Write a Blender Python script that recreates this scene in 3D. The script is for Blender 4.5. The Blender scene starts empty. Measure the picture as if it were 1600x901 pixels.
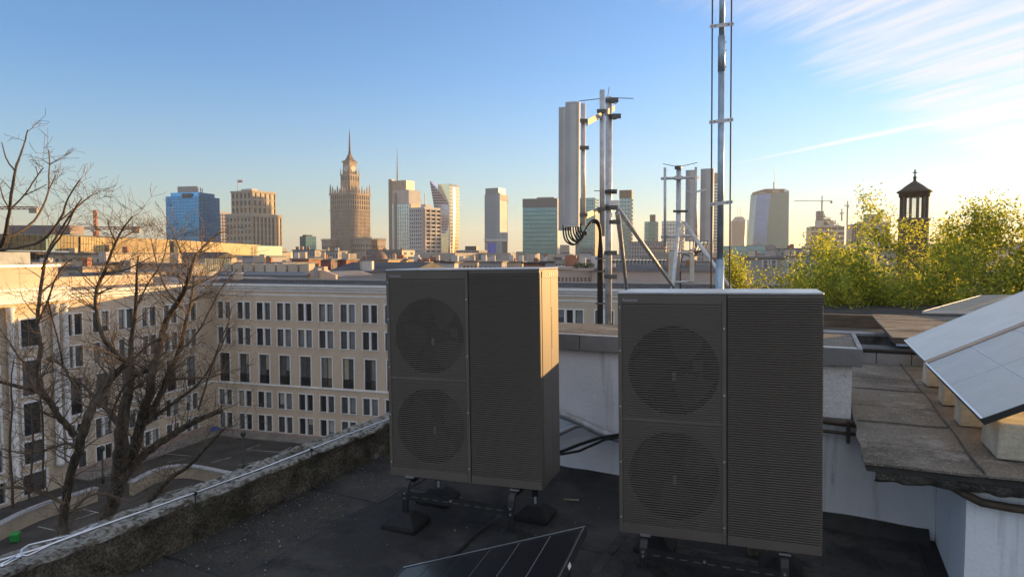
import bpy, bmesh, math, random
from mathutils import Vector, Matrix, noise
random.seed(11)
sc = bpy.context.scene
COL = sc.collection
R = math.radians

# ------------------------------------------------------------------ camera
FPX = 1600 * 24.0 / 36.0            # focal length in photograph pixels
HZ = 398.0                          # photograph row of the horizon
PITCH = math.atan((450.5 - HZ) / FPX)
cd = bpy.data.cameras.new('camera'); cam = bpy.data.objects.new('camera', cd); COL.objects.link(cam)
cd.lens = 24.0; cd.sensor_width = 36.0; cd.clip_start = 0.05; cd.clip_end = 30000
cam.location = (0, 0, 0); cam.rotation_euler = (R(90) - PITCH, 0, 0)
sc.camera = cam

# ------------------------------------------------------------------ sun, sky, exposure
SUN_AZ, SUN_EL = R(61), R(4.3)      # azimuth clockwise from the view direction (+Y)
sd = Vector((math.sin(SUN_AZ) * math.cos(SUN_EL), math.cos(SUN_AZ) * math.cos(SUN_EL), math.sin(SUN_EL)))
sl = bpy.data.lights.new('sun', 'SUN'); sun = bpy.data.objects.new('sun', sl); COL.objects.link(sun)
sl.energy = 5.0; sl.angle = R(0.5); sl.color = (1.0, 0.58, 0.21)
sun.rotation_euler = (-sd).to_track_quat('-Z', 'Y').to_euler()
sun.location = (0, 0, 60)
sc.view_settings.view_transform = 'Standard'; sc.view_settings.look = 'None'
sc.view_settings.exposure = 1.3; sc.view_settings.gamma = 1.0
sc.view_settings.use_curve_mapping = False
sc.cycles.use_denoising = True
sc.cycles.max_bounces = 6
sc.cycles.transparent_max_bounces = 8
sc.cycles.sample_clamp_indirect = 6.0

W = bpy.data.worlds.new('World'); sc.world = W; W.use_nodes = True
def build_world():
    nt = W.node_tree; nt.nodes.clear(); N = nt.nodes.new; Lk = nt.links.new
    out = N('ShaderNodeOutputWorld'); bg = N('ShaderNodeBackground'); bg.inputs[1].default_value = 0.15
    Lk(bg.outputs[0], out.inputs[0])
    sky = N('ShaderNodeTexSky'); sky.sky_type = 'NISHITA'; sky.sun_disc = False
    sky.sun_elevation = SUN_EL; sky.sun_rotation = SUN_AZ
    sky.altitude = 100; sky.air_density = 1.0; sky.dust_density = 0.2; sky.ozone_density = 3.0
    def M(op, a, b=None, c=None, clamp=False):
        n = N('ShaderNodeMath'); n.operation = op; n.use_clamp = clamp
        for i, s in enumerate((a, b, c)):
            if s is None: continue
            if isinstance(s, (int, float)): n.inputs[i].default_value = s
            else: Lk(s, n.inputs[i])
        return n.outputs[0]
    def sstep(x, lo, hi):
        n = N('ShaderNodeMapRange'); n.interpolation_type = 'SMOOTHSTEP'
        Lk(x, n.inputs[0]); n.inputs[1].default_value = lo; n.inputs[2].default_value = hi
        return n.outputs[0]
    tc = N('ShaderNodeTexCoord'); sp = N('ShaderNodeSeparateXYZ'); Lk(tc.outputs['Generated'], sp.inputs[0])
    zz = M('MAXIMUM', sp.outputs[2], 0.01)
    px = M('DIVIDE', sp.outputs[0], zz); py = M('DIVIDE', sp.outputs[1], zz)      # where the ray meets a cloud layer one unit up
    s = M('ADD', M('MULTIPLY', px, 0.30), M('MULTIPLY', py, -0.954))              # along the streaks
    t = M('ADD', M('MULTIPLY', px, 0.954), M('MULTIPLY', py, 0.30))               # across them
    m = M('ADD', M('MULTIPLY', M('SUBTRACT', px, 1.13), 0.735), M('MULTIPLY', M('SUBTRACT', py, 2.74), -0.677))
    def nz(sx, sy, scale, detail, rough=.55):
        c = N('ShaderNodeCombineXYZ'); Lk(M('MULTIPLY', s, sx), c.inputs[0]); Lk(M('MULTIPLY', t, sy), c.inputs[1])
        n = N('ShaderNodeTexNoise'); n.inputs['Scale'].default_value = scale; n.inputs['Detail'].default_value = detail
        n.inputs['Roughness'].default_value = rough; Lk(c.outputs[0], n.inputs['Vector']); return n.outputs[0]
    n1 = nz(.9, 7.0, 1.0, 5); n2 = nz(.45, 2.0, 1.0, 4); n3 = nz(2.5, 14.0, 1.0, 5)
    edge = M('ADD', m, M('MULTIPLY', M('SUBTRACT', n2, .5), 1.1))
    edge = M('ADD', edge, M('MULTIPLY', M('SUBTRACT', n3, .5), .35))
    cl = sstep(edge, -0.42, .10)
    st = sstep(M('ADD', M('MULTIPLY', n1, .75), M('MULTIPLY', n3, .25)), .30, .66)
    cl = M('MULTIPLY', cl, M('ADD', M('MULTIPLY', st, .58), .22))
    # contrail: one straight line in the cloud layer
    wv = M('MULTIPLY', M('SUBTRACT', nz(3, .2, 1.0, 3), .5), .07)
    dt = M('ABSOLUTE', M('ADD', M('SUBTRACT', t, 4.62), wv))
    wid = sstep(s, -7.2, -4.2)
    ct = M('SUBTRACT', 1.0, M('DIVIDE', dt, M('ADD', M('MULTIPLY', wid, .13), .012)), clamp=True)
    ct = M('MULTIPLY', M('MULTIPLY', ct, sstep(s, -8.0, -4.6)), M('ADD', M('MULTIPLY', nz(5, 12, 1.0, 4), 1.0), .15))
    ct = M('MULTIPLY', ct, 1.05, clamp=True)
    lowfade = sstep(sp.outputs[2], .02, .10)
    cl = M('MULTIPLY', cl, lowfade)
    # the sky itself, a little bluer and brighter overhead as in the photograph
    hs = N('ShaderNodeHueSaturation'); hs.inputs['Saturation'].default_value = SKY_SAT; hs.inputs['Value'].default_value = SKY_VAL
    Lk(sky.outputs[0], hs.inputs['Color'])
    tn = N('ShaderNodeMix'); tn.data_type = 'RGBA'; tn.blend_type = 'MULTIPLY'; tn.inputs['Factor'].default_value = 1
    Lk(hs.outputs[0], tn.inputs['A']); tn.inputs['B'].default_value = SKY_TINT
    # pale haze band low over the horizon, the same all round
    hf = N('ShaderNodeMapRange'); Lk(sp.outputs[2], hf.inputs[0]); hf.inputs[1].default_value = .26; hf.inputs[2].default_value = -.01; hf.inputs[3].default_value = 0; hf.inputs[4].default_value = 1
    hp = M('MULTIPLY', M('POWER', hf.outputs[0], 1.3), HAZE_AMT)
    hm = N('ShaderNodeMix'); hm.data_type = 'RGBA'; Lk(hp, hm.inputs['Factor']); Lk(tn.outputs['Result'], hm.inputs['A']); hm.inputs['B'].default_value = HAZE_COL
    cm = N('ShaderNodeMix'); cm.data_type = 'RGBA'; cm.blend_type = 'MIX'
    Lk(cl, cm.inputs['Factor']); Lk(hm.outputs['Result'], cm.inputs['A']); cm.inputs['B'].default_value = CLOUD
    tm = N('ShaderNodeMix'); tm.data_type = 'RGBA'; Lk(ct, tm.inputs['Factor']); Lk(cm.outputs['Result'], tm.inputs['A']); tm.inputs['B'].default_value = (2.9, 2.85, 2.7, 1)
    Lk(tm.outputs['Result'], bg.inputs[0])
SKY_SAT, SKY_VAL = 1.0, 1.0
SKY_TINT = (.95, 1.03, 1.20, 1)
HAZE_AMT, HAZE_COL = .52, (1.62, 1.64, 1.54, 1)
CLOUD = (2.6, 2.55, 2.46, 1)
build_world()

# ------------------------------------------------------------------ helpers
FW = Vector((0, math.cos(PITCH), -math.sin(PITCH))); UP = Vector((0, math.sin(PITCH), math.cos(PITCH))); RT = Vector((1, 0, 0))
def ray(x, y): return RT * ((x - 800) / FPX) + UP * ((450.5 - y) / FPX) + FW
def P(x, y, d):                      # the point seen at photograph pixel x, y that lies d metres ahead
    r = ray(x, y); return r * (d / r.y)
def Q(x, y, z):                      # the point seen at x, y that lies at height z
    r = ray(x, y); return r * (z / r.z)
def zat(y, d): return P(800, y, d).z

class MB:
    def __init__(s): s.v = []; s.f = []
    def add(s, vs, fs):
        o = len(s.v); s.v.extend([tuple(v) for v in vs]); s.f.extend([tuple(i + o for i in f) for f in fs]); return s
    def box(s, x0, x1, y0, y1, z0, z1):
        return s.add([(x0,y0,z0),(x1,y0,z0),(x1,y1,z0),(x0,y1,z0),(x0,y0,z1),(x1,y0,z1),(x1,y1,z1),(x0,y1,z1)],
                     [(0,3,2,1),(4,5,6,7),(0,1,5,4),(1,2,6,5),(2,3,7,6),(3,0,4,7)])
    def obox(s, o, a, b, c):
        o, a, b, c = Vector(o), Vector(a), Vector(b), Vector(c)
        return s.add([o,o+a,o+a+b,o+b,o+c,o+a+c,o+a+b+c,o+b+c],[(0,3,2,1),(4,5,6,7),(0,1,5,4),(1,2,6,5),(2,3,7,6),(3,0,4,7)])
    def quad(s, *p): return s.add(p, [tuple(range(len(p)))])
    def prism(s, pts, z0, z1):
        n = len(pts)
        return s.add([(p[0],p[1],z0) for p in pts] + [(p[0],p[1],z1) for p in pts],
                     [tuple(range(n-1,-1,-1)), tuple(range(n,2*n))] + [(i,(i+1)%n,n+(i+1)%n,n+i) for i in range(n)])
    def frustum(s, cx, cy, a0, b0, z0, a1, b1, z1):
        return s.add([(cx-a0,cy-b0,z0),(cx+a0,cy-b0,z0),(cx+a0,cy+b0,z0),(cx-a0,cy+b0,z0),(cx-a1,cy-b1,z1),(cx+a1,cy-b1,z1),(cx+a1,cy+b1,z1),(cx-a1,cy+b1,z1)],
                     [(0,3,2,1),(4,5,6,7),(0,1,5,4),(1,2,6,5),(2,3,7,6),(3,0,4,7)])
    def tube(s, path, r, n=8, cap=True):
        path = [Vector(p) for p in path]; k = len(path)
        rr = r if isinstance(r, (list, tuple)) else [r] * k
        prev = None; vs = []
        for i, p in enumerate(path):
            t = (path[min(i+1,k-1)] - path[max(i-1,0)])
            if t.length < 1e-9: t = Vector((0,0,1))
            t.normalize()
            if prev is None:
                x = t.orthogonal().normalized()
            else:
                x = prev - t * prev.dot(t)
                x = x.normalized() if x.length > 1e-6 else t.orthogonal().normalized()
            prev = x; y = t.cross(x)
            for j in range(n):
                a = 2 * math.pi * j / n
                vs.append(p + (x * math.cos(a) + y * math.sin(a)) * rr[i])
        fs = [(i*n+j, i*n+(j+1)%n, (i+1)*n+(j+1)%n, (i+1)*n+j) for i in range(k-1) for j in range(n)]
        if cap: fs += [tuple(range(n-1,-1,-1)), tuple((k-1)*n+j for j in range(n))]
        return s.add(vs, fs)
    def lathe(s, prof, n=16, c=(0,0)):
        vs = [(c[0]+r*math.cos(2*math.pi*j/n), c[1]+r*math.sin(2*math.pi*j/n), z) for r, z in prof for j in range(n)]
        k = len(prof)
        fs = [(i*n+j, i*n+(j+1)%n, (i+1)*n+(j+1)%n, (i+1)*n+j) for i in range(k-1) for j in range(n)]
        fs += [tuple(range(n-1,-1,-1)), tuple((k-1)*n+j for j in range(n))]
        return s.add(vs, fs)
    def mesh(s, name, mat, smooth=False, fix=True):
        me = bpy.data.meshes.new(name); me.from_pydata(s.v, [], s.f)
        if fix:
            bm = bmesh.new(); bm.from_mesh(me); bmesh.ops.recalc_face_normals(bm, faces=bm.faces); bm.to_mesh(me); bm.free()
        if mat: me.materials.append(mat)
        if smooth:
            for p in me.polygons: p.use_smooth = True
        return me
    def build(s, name, mat, parent=None, smooth=False, loc=None, rotz=0, fix=True):
        return link(name, s.mesh(name, mat, smooth, fix), parent, loc, rotz)

def link(name, data, parent=None, loc=None, rotz=0):
    o = bpy.data.objects.new(name, data); COL.objects.link(o)
    if parent: o.parent = parent
    if loc is not None: o.location = loc
    if rotz: o.rotation_euler = (0, 0, rotz)
    return o
def tag(o, label=None, cat=None, group=None, kind=None):
    if label: o['label'] = label
    if cat: o['category'] = cat
    if group: o['group'] = group
    if kind: o['kind'] = kind
    return o
def thing(name, label, cat, loc=(0,0,0), rotz=0, group=None):
    return tag(link(name, None, None, loc, rotz), label, cat, group)
def copy_tree(o, parent=None):
    c = o.copy(); COL.objects.link(c); c.parent = parent
    for ch in list(o.children): copy_tree(ch, c)
    return c
def bevel(o, w=.01, seg=2):
    m = o.modifiers.new('bevel', 'BEVEL'); m.width = w; m.segments = seg; m.limit_method = 'ANGLE'; return o

MATS = {}
def mat(name, col, rough=.7, metal=0.0, var=.12, vs=3.0, bump=0.0, bs=40.0, spec=.5, col2=None, lo=.35, hi=.65, stretch=(1,1,1), fine=0.0, fs=60.0):
    if name in MATS: return MATS[name]
    m = bpy.data.materials.new(name); m.use_nodes = True; nt = m.node_tree; N = nt.nodes.new; L = nt.links.new
    b = nt.nodes['Principled BSDF']; b.inputs['Roughness'].default_value = rough; b.inputs['Metallic'].default_value = metal
    b.inputs['Specular IOR Level'].default_value = spec
    c1 = tuple(col) + (1,)
    c2 = (tuple(col2) + (1,)) if col2 else tuple(min(1, c * (1 - 1.6*var)) for c in col) + (1,)
    if not col2: c1 = tuple(min(1, c * (1 + var)) for c in col) + (1,)
    tc = N('ShaderNodeTexCoord'); mp = N('ShaderNodeMapping'); L(tc.outputs['Object'], mp.inputs[0]); mp.inputs['Scale'].default_value = stretch
    if var > 0 or col2:
        n = N('ShaderNodeTexNoise'); n.inputs['Scale'].default_value = vs; n.inputs['Detail'].default_value = 6; n.inputs['Roughness'].default_value = .6
        L(mp.outputs[0], n.inputs['Vector'])
        mr = N('ShaderNodeMapRange'); mr.inputs[1].default_value = lo; mr.inputs[2].default_value = hi; L(n.outputs[0], mr.inputs[0])
        mx = N('ShaderNodeMix'); mx.data_type = 'RGBA'; L(mr.outputs[0], mx.inputs['Factor']); mx.inputs['A'].default_value = c2; mx.inputs['B'].default_value = c1
        res = mx.outputs['Result']
        if fine > 0:
            n2 = N('ShaderNodeTexNoise'); n2.inputs['Scale'].default_value = fs; n2.inputs['Detail'].default_value = 3; L(mp.outputs[0], n2.inputs['Vector'])
            mr2 = N('ShaderNodeMapRange'); mr2.inputs[1].default_value = .35; mr2.inputs[2].default_value = .7; mr2.inputs[3].default_value = 1 - fine; mr2.inputs[4].default_value = 1 + fine; L(n2.outputs[0], mr2.inputs[0])
            mm = N('ShaderNodeMix'); mm.data_type = 'RGBA'; mm.blend_type = 'MULTIPLY'; mm.inputs['Factor'].default_value = 1
            L(res, mm.inputs['A']); L(mr2.outputs[0], mm.inputs['B']); res = mm.outputs['Result']
        L(res, b.inputs['Base Color'])
    else: b.inputs['Base Color'].default_value = c1
    if bump > 0:
        n3 = N('ShaderNodeTexNoise'); n3.inputs['Scale'].default_value = bs; n3.inputs['Detail'].default_value = 5; L(mp.outputs[0], n3.inputs['Vector'])
        bp = N('ShaderNodeBump'); bp.inputs['Strength'].default_value = bump; bp.inputs['Distance'].default_value = .02
        L(n3.outputs[0], bp.inputs['Height']); L(bp.outputs[0], b.inputs['Normal'])
    MATS[name] = m; return m

def layered(name, base, layers, rough=.9, spec=.3, bump=.4, bs=120, stretch=(1,1,1)):
    '''base colour with stains laid over it: each layer = (colour, noise scale, threshold lo, hi, strength, stretch)'''
    m = bpy.data.materials.new(name); m.use_nodes = True; nt = m.node_tree; N = nt.nodes.new; L = nt.links.new; b = nt.nodes['Principled BSDF']
    b.inputs['Roughness'].default_value = rough; b.inputs['Specular IOR Level'].default_value = spec; tc = N('ShaderNodeTexCoord'); cur = None
    for k, (c, sc_, lo, hi, st, sx) in enumerate(layers):
        mp = N('ShaderNodeMapping'); mp.inputs['Scale'].default_value = sx; mp.inputs['Location'].default_value = (k*7.3, k*3.1, k*1.7); L(tc.outputs['Object'], mp.inputs[0])
        n = N('ShaderNodeTexNoise'); n.inputs['Scale'].default_value = sc_; n.inputs['Detail'].default_value = 7; n.inputs['Roughness'].default_value = .62; L(mp.outputs[0], n.inputs[0])
        r = N('ShaderNodeMapRange'); L(n.outputs[0], r.inputs[0]); r.inputs[1].default_value = lo; r.inputs[2].default_value = hi; r.inputs[4].default_value = st
        x = N('ShaderNodeMix'); x.data_type = 'RGBA'; L(r.outputs[0], x.inputs['Factor']); x.inputs['B'].default_value = tuple(c) + (1,)
        if cur is None: x.inputs['A'].default_value = tuple(base) + (1,)
        else: L(cur, x.inputs['A'])
        cur = x.outputs['Result']
    L(cur, b.inputs['Base Color'])
    n = N('ShaderNodeTexNoise'); n.inputs['Scale'].default_value = bs; n.inputs['Detail'].default_value = 5; L(tc.outputs['Object'], n.inputs[0])
    bp = N('ShaderNodeBump'); bp.inputs['Strength'].default_value = bump; bp.inputs['Distance'].default_value = .015; L(n.outputs[0], bp.inputs['Height']); L(bp.outputs[0], b.inputs['Normal'])
    MATS[name] = m; return m
U1_ = (1,1,1)
FELT = layered('roofing felt', (.034,.033,.033), [((.085,.080,.074),1.1,.50,.66,.75,U1_), ((.014,.015,.016),2.6,.52,.66,.8,U1_), ((.045,.052,.034),3.7,.60,.70,.6,U1_), ((.12,.12,.12),85,.60,.70,.55,U1_), ((.010,.010,.011),60,.58,.66,.6,U1_)], .88, .3, .6, 140)
FELTB = layered('older roofing felt', (.048,.046,.044), [((.085,.081,.076),1.4,.48,.62,.8,U1_), ((.022,.022,.022),3.1,.50,.62,.8,U1_), ((.055,.060,.036),4.3,.58,.68,.7,U1_), ((.17,.17,.165),80,.58,.68,.6,U1_), ((.012,.012,.012),55,.56,.64,.7,U1_)], .9, .3, .7, 120)
FELT2 = layered('gravelled felt', (.20,.178,.148), [((.095,.085,.068),1.7,.48,.62,.8,U1_), ((.36,.345,.315),2.9,.55,.68,.7,U1_), ((.10,.10,.07),4.1,.60,.70,.6,U1_), ((.50,.48,.45),70,.56,.66,.6,U1_), ((.06,.057,.05),52,.56,.64,.75,U1_)], .95, .2, .8, 110)
BITUM  = mat('bitumen', (.035,.034,.032), .8, var=.3, vs=4, bump=.4, bs=50)
CONC   = mat('weathered concrete', (.15,.14,.12), .95, var=.4, vs=7, bump=1.0, bs=55, col2=(.035,.034,.031), fine=.5, fs=120)
PLAST = layered('white plaster', (.80,.83,.88), [((.60,.62,.66),.8,.45,.65,.7,(1,1,.6)), ((.38,.38,.39),7,.55,.68,.65,(1,1,.06)), ((.26,.25,.24),16,.66,.72,.7,(1,1,.18)), ((.84,.86,.88),3.0,.58,.66,.6,U1_), ((.30,.29,.27),42,.70,.74,.8,U1_)], .85, .3, .3, 40)
PEEL   = mat('peeling plaster', (.66,.66,.65), .9, vs=5, bump=.4, bs=30, col2=(.30,.30,.30), lo=.36, hi=.44, fine=.1)
FLASH  = mat('grey flashing', (.22,.22,.22), .55, .3, var=.15, vs=3, bump=.1, bs=15)
UNIT   = mat('graphite paint', (.120,.101,.085), .42, 0.0, var=.06, vs=3, bump=.03, bs=200)
UNITIN = mat('fan housing', (.012,.012,.012), .6, 0, var=.1)
RUBBER = mat('black rubber', (.012,.012,.012), .8, var=.2, vs=20, bump=.2, bs=90)
BLKMET = mat('black powder coat', (.018,.018,.019), .45, .0, var=.1)
ZINC   = mat('galvanised steel', (.60,.60,.61), .45, .35, var=.14, vs=9, bump=.05, bs=40, fine=.08)
ALU    = mat('aluminium', (.72,.74,.78), .3, .9, var=.06, vs=8)
RADOME = mat('grey radome', (.47,.455,.455), .5, var=.06, vs=2)
RADOM2 = mat('dark radome strip', (.55,.545,.53), .5, var=.06, vs=2)
CABLE  = mat('black cable', (.012,.012,.013), .5, var=.1)
WHITEP = mat('white paint', (.78,.78,.76), .5, var=.05)
CREAM  = mat('cream plastic', (.62,.60,.50), .6, var=.06)
BLOCKC = mat('ballast concrete', (.50,.46,.36), .9, var=.15, vs=6, bump=.4, bs=60, fine=.1)
CELL   = mat('solar cell', (.36,.355,.335), .38, 0, var=.07, vs=5, spec=.9, fine=.06, fs=60)  # cells kept pale so the base colour carries the glare
CELLD  = mat('dusty solar cell', (.012,.013,.018), .3, 0, vs=55, col2=(.004,.0045,.007), lo=.3, hi=.75, fine=.5, fs=300, spec=.5)
SHEET  = mat('panel backsheet', (.62,.63,.66), .3, 0, var=.03)
BARK   = mat('bark', (.095,.074,.053), .95, var=.4, vs=9, bump=1.0, bs=22, stretch=(1,1,.3), fine=.3, fs=40)
TWIG   = mat('twig bark', (.14,.10,.066), .8, var=.2, vs=3)
ASPH   = mat('asphalt', (.055,.054,.053), .95, var=.25, vs=.35, bump=.3, bs=30, fine=.2, fs=12)
PAVE   = mat('pavement', (.24,.225,.205), .95, var=.15, vs=.5, fine=.12, fs=4)
MIN_W  = mat('beige render', (.57,.47,.365), .9, var=.07, vs=.35, fine=.04, fs=6, stretch=(1,1,.4))
MIN_T  = mat('pale stone trim', (.74,.74,.74), .8, var=.06, vs=1)
MIN_R  = mat('dark roof sheet', (.070,.066,.066), .7, .2, var=.3, vs=.6)
PINK   = mat('pink granite', (.33,.26,.23), .8, var=.12, vs=1.2)
GLS1   = mat('dark window glass', (.028,.034,.040), .06, 0, var=0, spec=.8)
GLS2   = mat('blind and reflection glass', (.20,.22,.23), .10, 0, var=.1, vs=1.0, spec=.8)  # palest pane: blinds behind plus sky reflection painted into the colour
GLS3   = mat('curtain and reflection glass', (.095,.105,.115), .08, 0, var=.2, vs=2.0, spec=.8)  # middle pane: curtains plus a weaker reflection painted into the colour
SASH   = mat('brown sash', (.075,.060,.055), .6, var=.1)

# ------------------------------------------------------------------ our own roof (grid turned 24 degrees)
GA = R(24); RO = Vector((-1.19, 6.59, 0))
UU = Vector((math.cos(GA), -math.sin(GA), 0)); VV = Vector((math.sin(GA), math.cos(GA), 0))
def RV(a, b, z=0): return RO + UU * a + VV * b + Vector((0, 0, z))
def AB(p): d = Vector((p[0], p[1], 0)) - RO; return d.dot(UU), d.dot(VV)
def dz(a): return -1.99 - .04 * (a - 1.6)
def roofthing(name, label, cat, a, b, z, group=None): return thing(name, label, cat, RV(a, b, z), -GA, group)
def nn(x, y, z=0): return noise.noise(Vector((x, y, z)))

# ground, courtyard and the body of the house under the roof
g = MB(); S = 6000
g.quad((-S,-S,0),(S,-S,0),(S,S,0),(-S,S,0))
tag(g.build('ground', mat('city ground', (.10,.095,.085), .95, var=.3, vs=.02), loc=(0,0,-23.2)), kind='structure')
GZ = -22.4
g = MB(); g.quad((-75,20,0),(40,10,0),(40,120,0),(-75,120,0))
courtyard = tag(g.build('courtyard', ASPH, loc=(0,0,GZ)), kind='structure')

hb = MB()
hb.prism([(0.05,-9),(12,-9),(12,24),(0.05,24)], GZ-.6, -2.6)
tag(hb.build('house_body', mat('house wall', (.42,.38,.32), .9, var=.1, vs=.4), loc=RO, rotz=-GA), 'rendered wall of the house under the flat roof', 'building')

SEAM = mat('fresh bitumen', (.012,.012,.012), .55, var=.2, vs=8)
# deck: base sheet and lapped felt sheets
d = MB(); d.quad((-.05,-9,dz(-.05)-.02),(6,-9,dz(6)-.02),(6,.3,dz(6)-.02),(-.05,.3,dz(-.05)-.02))
deck = tag(d.build('roof_deck', FELT, loc=RO, rotz=-GA), kind='structure')
edges = [-.03, .62, 1.55, 2.5, 3.45, 4.4, 5.35]
for i in range(6):
    a0, a1 = edges[i], edges[i+1] + .06
    cuts = [-9, -5.2, -2.6, -1.15 + .3*(i % 2), .25]
    for j in range(4):
        b0, b1 = cuts[j], cuts[j+1] + .05
        mb = MB(); nx, ny = 8, 26; vs = []; fs = []
        lift = .004 + .006 * ((i + j) % 2) + .003 * i
        for y in range(ny + 1):
            for x in range(nx + 1):
                a = a0 + (a1 - a0) * x / nx; b = b0 + (b1 - b0) * y / ny
                wob = .012 * nn(a*3, b*2.2, 3)
                ea = a + (wob*1.3 if x in (0, nx) else 0); eb = b + (.012*nn(a*5, b, 9) if y in (0, ny) else 0)
                up = lift + .006 * nn(a*1.2, b*.9, i*.3)
                if (x == nx or y == ny): up += .006 * max(0, nn(a*4, b*4, 5)) + .003
                vs.append((ea, eb, dz(a) + up))
        for y in range(ny):
            for x in range(nx):
                k = y*(nx+1)+x; fs.append((k, k+1, k+nx+2, k+nx+1))
        # skirt so that the lap has a visible thickness
        rim = [x for x in range(nx+1)] + [(y)*(nx+1)+nx for y in range(1, ny+1)] + [ny*(nx+1)+x for x in range(nx-1,-1,-1)] + [y*(nx+1) for y in range(ny-1,0,-1)]
        o = len(vs); vs += [(vs[r][0], vs[r][1], vs[r][2] - .012) for r in rim]; n = len(rim)
        fs += [(rim[q], rim[(q+1)%n], o+(q+1)%n, o+q) for q in range(n)]
        mb.add(vs, fs); mb.build('felt_sheet', FELTB if (i*5+j*3) % 4 in (1,) or i == 0 else FELT, deck, smooth=False, fix=False)
        # torch-welded bead squeezed out along two edges of the sheet
        for edge in (0, 1):
            bd = MB(); vv = []; m_ = 40
            for q in range(m_ + 1):
                f_ = q / m_; wv = .016 + .010*nn(f_*9, i*3+j, 2); jt = .014*nn(f_*6, i+j*2, 7)
                a, b = (a1 + jt, b0 + (b1-b0)*f_) if edge == 0 else (a0 + (a1-a0)*f_, b1 + jt)
                zt = dz(a) + lift + .010
                vv += [(a-wv, b, zt-.008), (a, b, zt), (a+wv, b, zt-.010)] if edge == 0 else [(a, b-wv, zt-.008), (a, b, zt), (a, b+wv, zt-.010)]
            bd.add(vv, [(q*3+k, (q+1)*3+k, (q+1)*3+k+1, q*3+k+1) for q in range(m_) for k in (0, 1)])
            bd.build('weld_bead', SEAM, deck, fix=False)

# loose grit along the parapet and bits on the deck
gr = MB()
for i in range(560):
    if i < 420: a = abs(random.gauss(0.05, .33)) + .02; b = random.uniform(-3.6, -.2)
    else: a = random.uniform(.1, 3.3); b = random.uniform(-3.4, -.2)
    s = random.uniform(.002, .006) * (2.0 if random.random() < .08 else 1); z = dz(a) + .016 + s*.4
    h = random.uniform(0, 6.3)
    vs = [(a+s*math.cos(h+k*1.57)*random.uniform(.6,1.4), b+s*math.sin(h+k*1.57)*random.uniform(.6,1.4), z) for k in range(4)]
    gr.add(vs + [(a, b, z + s*.9), (a, b, z - s)], [(0,1,4),(1,2,4),(2,3,4),(3,0,4),(1,0,5),(2,1,5),(3,2,5),(0,3,5)])
tag(gr.build('loose_grit', mat('pale grit', (.30,.30,.29), .9, vs=30, col2=(.10,.095,.09)), loc=RO, rotz=-GA), 'pale grit and plaster crumbs scattered on the dark felt', 'grit', kind='stuff')
# a torn scrap of paper
c = Q(600, 829, -1.985); pm = MB()
for k in range(5):
    a = k*1.26 + .3; r1 = random.uniform(.02,.05)
    pm.add([(0,0,.012),(r1*math.cos(a-.25),r1*math.sin(a-.25),.004+.006*(k%2)),(r1*1.25*math.cos(a),r1*1.25*math.sin(a),.010),(r1*.9*math.cos(a+.3),r1*.9*math.sin(a+.3),.003)], [(0,1,2,3)])
tag(pm.build('paper_scrap', WHITEP, loc=(c.x, c.y, c.z+.02), fix=False), 'torn white scrap lying on the felt by the left heat pump', 'scrap')

# parapet: rough eroded concrete
pb = MB(); B0, B1, NB = -7.0, 16.0, 620
prof0 = [(.012,0)] + [(.012-.004*k, .046*k) for k in range(1,6)] + [(.0,.262),(-.014,.276)] + [(-.03-.030*k,.282) for k in range(9)] + [(-.285,.272),(-.300,.24),(-.305,.12),(-.31,-.3)]
vs = []; n = len(prof0)
for i in range(NB + 1):
    b = B0 + (B1 - B0) * i / NB
    for k, (a, h) in enumerate(prof0):
        top = k >= 6
        q = Vector((a*6, b*6, h*6))
        f1 = noise.noise(q) ; f2 = noise.noise(q*2.7 + Vector((3,1,2))); f3 = noise.noise(q*.45)
        da = (.034*f1 + .022*f2 + .03*f3) if 0 < k < n-1 else 0
        dh = (.024*f1 + .022*f2 + .03*f3) if top else 0
        vs.append((a + da, b, dz(0) + h + dh))
fs = [(i*n+k, i*n+k+1, (i+1)*n+k+1, (i+1)*n+k) for i in range(NB) for k in range(n-1)]
pb.add(vs, fs)
PARA = bpy.data.materials.new('lichened parapet concrete'); PARA.use_nodes = True
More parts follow.
